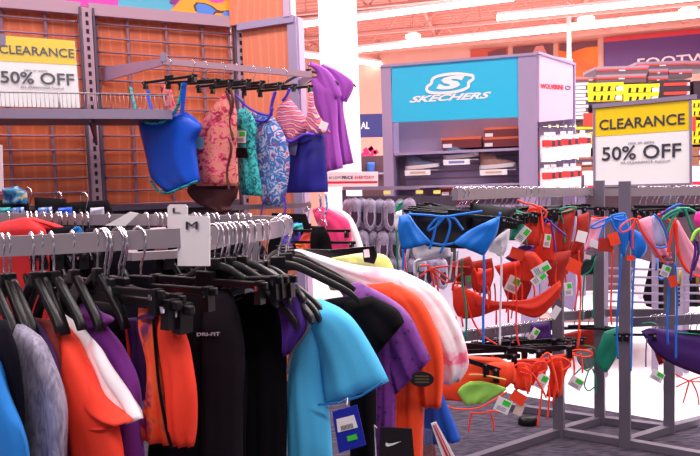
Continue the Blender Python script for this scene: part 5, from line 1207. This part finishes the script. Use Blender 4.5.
# ---------------------------------------------------------------- lower tier
T = BP(480, 2.36, 14)
o = bik('bikini_bottom', 'neon orange bikini bottom with lime lining, foremost on the lower arm', T, [([(428, 360), (428, 390), (446, 402)], [(514, 364), (512, 384), (486, 403)], dict(off=-0.02)), ([(440, 356), (452, 360), (470, 364)], [(500, 360), (515, 370), (516, 388)], dict(off=-0.03))], c_neon, th=0.03)
b = MB(); b.loft(T, [(470, 380.5), (462, 385), (458, 392), (466, 404)], [(482, 380), (498, 384), (506, 389), (484, 402)], th=0.02, amp=0.003, off=0.012); b.build('lime_lining', c_lime, o)
for pts, m_ in (([(448, 404), (458, 407), (478, 406), (494, 398), (507, 390)], c_neon), ([(472, 410), (470, 420), (469, 430)], c_cor), ([(490, 410), (493, 418), (494, 428)], c_cor), ([(472, 411), (482, 411), (492, 409), (504, 411)], c_cor), ([(469, 373), (480, 373), (492, 375), (506, 378)], M('cord_tan', (230, 190, 110), 0.6))): cord(o, T, pts, 0.0036, m_, 'trim', 0.022)
hangtag(o, T, 503, 401, 15, 14, 24, 0.05); hangtag(o, T, 518, 394, 15, 11, 32, 0.045, c_neon, False, 'orange_card'); hangtag(o, T, 519, 406, 9, 13, 22, 0.03, M('tan_tag', (220, 196, 186)), False)
T = BP(540, 2.5, 14)
o = bik('bikini_bottom', 'neon coral bikini bottom with knotted cords in the middle of the lower arm', T, [([(512, 360), (516, 374), (520, 384)], [(545, 358), (546, 374), (542, 386)])], c_red, th=0.03)
for pts in ([(515, 372), (515, 362), (524, 359), (536, 360), (540, 364), (532, 372), (528, 366), (520, 364)], [(538, 360), (530, 370), (532, 384)], [(540, 358), (548, 352), (552, 364), (556, 380), (558, 392)], [(543, 378), (541, 398), (537, 426)], [(548, 384), (549, 398), (547, 418)], [(520, 378), (516, 390)]): cord(o, T, pts, 0.0042, c_neon, 'tie_cord')
hangtag(o, T, 541, 378, 11, 15, 28, 0.045); hangtag(o, T, 517, 374, 7, 7, 5, 0.04, c_mag, False, 'pink_tag')
T = BP(575, 2.66, 14)
o = bik('bikini_bottom', 'neon coral bikini bottom with a cord bow ending the lower left arm', T, [([(548, 356), (552, 366), (548, 384)], [(576, 352), (570, 364), (562, 384)])], c_cor, th=0.025)
for pts in ([(566, 352), (578, 349), (590, 351), (591, 355), (582, 356), (570, 353)], [(572, 353), (574, 366), (573, 384)], [(580, 353), (582, 364), (582, 372)], [(566, 354), (558, 362), (552, 372)], [(580, 330), (578, 342), (577, 347)]): cord(o, T, pts, 0.0044, c_neon, 'tie_cord')
hangtag(o, T, 575, 380, 14, 11, 30, 0.04); hangtag(o, T, 554, 372, 9, 9, 18, 0.03)
T = BP(530, 2.44, 14)
o = bik('bikini_bottom', 'neon coral bikini bottom with tangled cords between the lime lined one and the knotted one', T, [([(505, 362), (512, 374), (514, 388)], [(524, 362), (532, 376), (530, 392)])], c_neon, th=0.02)
for pts in ([(512, 366), (520, 362), (530, 364), (528, 372), (520, 370)], [(522, 366), (532, 372), (540, 384), (546, 396)], [(526, 366), (524, 378), (528, 392)], [(534, 362), (544, 360), (546, 368), (538, 372)]): cord(o, T, pts, 0.004, c_cor, 'tie_cord', 0.022)
T = BP(560, 2.56, 14)
o = bik('bikini_bottom', 'coral bikini bottom with loose cords just left of the bowed one', T, [([(544, 358), (550, 372), (546, 396)], [(560, 356), (564, 372), (558, 398)])], c_red, th=0.02)
for pts in ([(546, 362), (556, 356), (566, 358), (570, 364), (560, 370)], [(560, 360), (562, 376), (560, 394)], [(552, 362), (556, 380), (552, 402)]): cord(o, T, pts, 0.004, c_neon, 'tie_cord', 0.022)
tri('violet bikini piece hanging behind the lower arm near the front left post', 3.0, [(528, 324), (530, 338)], [(550, 322), (552, 342)], c_dpur, [], None, [(533, 333, 7, 13, 32, 'w')], th=0.02)
o = tri('orange bikini piece hung behind the rear left post on the lower tier', 3.35, [(564, 334), (568, 348), (578, 358)], [(600, 325), (604, 342), (602, 357)], c_dred, [], None, [], th=0.02)
o = tri('green bikini piece with dangling cords between the two left posts on the lower tier', 3.2, [(576, 352), (578, 362), (584, 370)], [(592, 348), (594, 358), (594, 366)], M('bikini_grey_green', (120, 128, 136), 0.6), [[(568, 340), (580, 344), (594, 348), (594, 362), (586, 370), (580, 360)], [(588, 370), (584, 384), (588, 390), (594, 386)], [(592, 368), (596, 380), (595, 394)], [(574, 374), (582, 366)]], c_grn, [], th=0.015)
T = BP(606, 3.05, 8)
o = bik('bikini_bottom', 'green and red bikini bottom between the rear left post and the front right post', T, [([(604, 332), (597, 352), (598, 366), (604, 372)], [(622, 326), (622, 342), (616, 358), (608, 371)])], c_grn, th=0.03)
T = BP(670, 2.78, 8)
o = bik('bikini_bottom', 'deep purple bikini bottom with green edge on the right lower arm', T, [([(641, 331), (652, 349), (670, 363), (702, 376)], [(650, 328), (678, 330), (704, 333), (730, 338)], dict(th=0.03))], c_dpur)
for pts, m_ in (([(641, 323), (650, 322), (656, 324)], c_grn), ([(676, 332), (690, 333), (704, 334)], c_grn), ([(646, 338), (645, 352), (645, 366)], M('cord_mauve', (120, 96, 150), 0.6)), ([(674, 373), (688, 380), (700, 381)], c_cor), ([(675, 386), (688, 380), (702, 375)], c_cor), ([(688, 381), (685, 392), (682, 402)], c_cor), ([(691, 381), (696, 392), (698, 404)], c_cor)): cord(o, T, pts, 0.0035, m_, 'tie_cord')
hangtag(o, T, 655, 374, 13, 10, 30, 0.03); 
T = BP(658, 2.9, 8)
o = bik('bikini', 'orange-red bikini scrap hanging behind the deep purple bottom', T, [([(652, 344), (655, 354), (659, 365)], [(664, 352), (663, 358), (665, 361)])], c_dred, th=0.02)
# clothes hangers of the bikini rack
random.seed(11)
def arm_up(x):
    if x <= 530: k = (x - 455) / 75.0; return P(x, 188.5 - .5 * k, 2.1 + .62 * k)
    if x <= 600: k = (x - 530) / 67.0; return P(x, 188 - .5 * k, 2.72 + .54 * k)
    k = (x - 627) / 113.0; return P(x, 187.5 - k, 2.97 - .12 * k)
def arm_lo(x):
    k = (x - 467) / 90.0; return P(x, 331 - 12 * k, 2.78 + .34 * k)
for i, (x, lb) in enumerate(((459, 'azure triangle top'), (463, 'black bandeau'), (467, 'white bikini top'), (472, 'green bikini top'), (478, 'coral bow bikini'))):
    hang('small', arm_up(x), 14 - 3 * i, 'black clip hanger on the near end of the upper arm, for the ' + lb, roll=0.10 + 0.03 * i, sc=(1.28, 1, 1))
for x in (483, 489, 493, 500, 505, 511, 516, 522, 528, 535, 540, 545, 556, 571, 577, 586): hang('small', arm_up(x), 14 + random.uniform(-12, 8), 'black clip hanger in the row along the upper left arm of the bikini rack', 'hangers along the upper left arm', sc=(1.0, 1.7, 1.12), roll=random.uniform(-.05, .08))
for x in (640, 645, 653, 657, 662, 668, 676, 683, 688, 694, 699, 705): hang('small', arm_up(x), 8 + random.uniform(-14, 14), 'black clip hanger in the row along the upper right arm of the bikini rack', 'hangers along the upper right arm', sc=(1.0, 1.9, 1.12), roll=random.uniform(-.06, .06))
for x in (470, 476, 490, 496, 502, 510, 516, 524, 531, 540, 548): hang('small', arm_lo(x), 22 + random.uniform(-14, 10), 'black clip hanger in the row along the lower left arm of the bikini rack', 'hangers along the lower left arm')
for x in (574, 580, 588): hang('small', P(x, 311, 3.2), 10 + random.uniform(-10, 10), 'black clip hanger between the two left posts on the lower tier', 'hangers between the left posts')
for x in (655, 662, 690, 696): hang('small', P(x, 315.5 - (x - 660) * .05, 2.88 - (x - 655) * .003), 8 + random.uniform(-8, 8), 'black clip hanger on the right lower arm above the deep purple bottom', 'hangers on the right lower arm')
# black bars of the front hangers on the lower arm (lying low, clear of the arm)
for i, (x0, y0, x1, y1, d) in enumerate(((462, 352, 575, 347, 2.6), (466, 345, 545, 352, 2.52), (458, 358, 520, 356, 2.45), (466, 360, 502, 371, 2.34), (455, 346, 560, 340, 2.66))):
    b = MB(); a_, c_ = P(x0, y0, d), P(x1, y1, d + 0.02); b.bar(a_, c_, 0.010, 0.018)
    o = b.build('hanger_bar_low', m_black); o.name = 'clothes_hanger'
    tag(o, 'black hanger bar over the neon bikini bottoms, %s' % ('the longest', 'second from the front', 'at the left end', 'the frontmost short slanting one', 'the rearmost')[i], 'hanger')
    for (x, y) in ((x1 - 6, y1), (x0 + (x1 - x0) * .55, (y0 + y1) / 2)):
        b = MB(); p = P(x, y + 5, d); b.box(p, 0.022, 0.016, 0.05); b.build('clip', m_black, o)
        b = MB(); p = P(x, y - 1, d - 0.012); b.box(p, 0.008, 0.003, 0.01); b.build('clip_spring', m_chrome, o)

# ---------------------------------------------------------------- behind the bikini rack
e = empty('grid_screen', P(650, 300, 4.0), 'low steel grid screen with black clothes behind the right posts', 'rack')
b = MB()
for y in (268, 276, 284, 292, 301): b.bar(P(606, y, 4.0), P(664, y + 2, 3.9), 0.012, 0.012)
for y in (276, 285, 293, 301): b.bar(P(684, y, 3.9), P(740, y + 1, 3.8), 0.012, 0.012)
b.build('wire', m_steel, e)
b = MB()
for x in (605, 655, 686): p = P(x, 290, 4.0); b = MB(); b.post(p, 0, P(x, 250, 4.0).z, 0.03, 0.03, (1, 0)); b.build('post', m_steel, e)
b = MB(); p = P(679, 290, 3.95)
b.post(p, 0, P(679, 268, 3.95).z, 0.04, 0.03, (1, 0)); b.build('slotted_post', M('slotted_grey', (150, 140, 160), 0.5), e)
b = MB()
for k in range(6): b.box(P(679, 285 + 4 * k, 3.93), 0.012, 0.003, 0.014)
b.build('slots', m_slot, e)
small('black_shirt', 'black garment behind the steel grid screen, left one', 4.3, 5, [(648, 262), (640, 285), (646, 306)], [(664, 262), (664, 285), (664, 310)], f_blk, 'clothing', th=0.08)
small('black_shirt', 'black garment behind the steel grid screen, right one', 4.3, 5, [(684, 262), (686, 285), (684, 306)], [(694, 264), (698, 285), (702, 306)], f_blk, 'clothing', th=0.08)
small('white_shirt', 'white garment behind the grid screen next to the front right post', 4.25, 5, [(636, 258), (632, 280), (640, 300)], [(650, 262), (646, 280), (642, 296)], m_paper, 'clothing', th=0.06)
e = empty('stock_table', P(640, 330, 4.3), 'low display table with folded goods behind the right posts', 'table')
b = MB(); b.prism([P(540, 318, 4.2), P(664, 318, 4.2), P(664, 312, 4.8), P(540, 309, 4.8)], V((0, 0, -0.03))); b.build('table_top', M('table_tan', (176, 138, 130), 0.6), e)
b = MB()
for x, d in ((546, 4.3), (660, 4.25)): p = P(x, 318, d); b = MB(); b.post(p, 0, p.z - 0.03, 0.04, 0.04, (1, 0)); b.build('leg', m_steel_d, e)
for x0, x1, y, c, lb in ((548, 572, 318, (206, 190, 206), 'pale folded garment on the low table seen between the left posts'), (606, 622, 316, (120, 90, 96), 'brown folded garment on the low table'), (632, 652, 316, (214, 186, 170), 'tan folded garment on the low table')):
    b = MB(); p = P((x0 + x1) / 2, y, 4.4); b.box(p + V((0, 0, 0.03)), (x1 - x0) / F * 4.4, 0.22, 0.05); tag(b.build('folded_garment', M('folded_%d' % x0, c, 0.8), bevel=0.015), lb, 'clothing')
# dark thing lying on the carpet
p = FL(527, 424); b = MB(); vs = []; n = 10; m = 14
for i in range(n + 1):
    g = math.pi / 2 * i / n
    for k in range(m):
        t = 6.283 * k / m; r = math.cos(g) ** 0.6; vs.append(p + V((0.055 * r * math.cos(t) * (1 + .12 * math.cos(t)), 0.04 * r * math.sin(t), 0.045 * math.sin(g) ** 0.8 + 0.001)))
fs = [(i * m + k, i * m + (k + 1) % m, (i + 1) * m + (k + 1) % m, (i + 1) * m + k) for i in range(n) for k in range(m)] + [tuple(range(m))[::-1]]
b.add(vs, fs); tag(b.build('rubber_foot', m_black), 'small black rounded object lying on the carpet under the neon bikini bottoms', 'object')
# ================================================================ camera and light
cd = bpy.data.cameras.new('camera'); cam = bpy.data.objects.new('camera', cd); COL.objects.link(cam)
cd.sensor_fit = 'HORIZONTAL'; cd.sensor_width = 36; cd.lens = 36 * F / 700; cd.clip_start = 0.02; cd.clip_end = 200
mw = Matrix((( RTV.x, UPV.x, -_f.x, CAM.x), (RTV.y, UPV.y, -_f.y, CAM.y), (RTV.z, UPV.z, -_f.z, CAM.z), (0, 0, 0, 1)))
cam.matrix_world = mw
S.camera = cam
w = bpy.data.worlds.new('world'); S.world = w; w.use_nodes = True
w.node_tree.nodes['Background'].inputs['Color'].default_value = (0.93, 0.86, 1.0, 1)
w.node_tree.nodes['Background'].inputs['Strength'].default_value = 0.20
def area(name, loc, sx, sy, e, rz, col=(1, 0.97, 0.97)):
    l = bpy.data.lights.new(name, 'AREA'); l.shape = 'RECTANGLE'; l.size = sx; l.size_y = sy; l.energy = e; l.color = col
    o = bpy.data.objects.new(name, l); COL.objects.link(o); o.location = loc; o.rotation_euler = (0, 0, rz)
rz = math.atan2(BW.u.y, BW.u.x)
for x, y, en in ((0, -1.5, 300), (0.5, 2.0, 360), (1.5, 5.2, 520), (3.0, 8.4, 620), (4, 11.5, 620)):
    area('shop_strip_lamp', (x, y, 4.45), 12, 0.3, en, rz)
vs = S.view_settings
vs.view_transform = 'Standard'; vs.look = 'None'; vs.exposure = 0.0; vs.gamma = 1.0; vs.use_curve_mapping = False
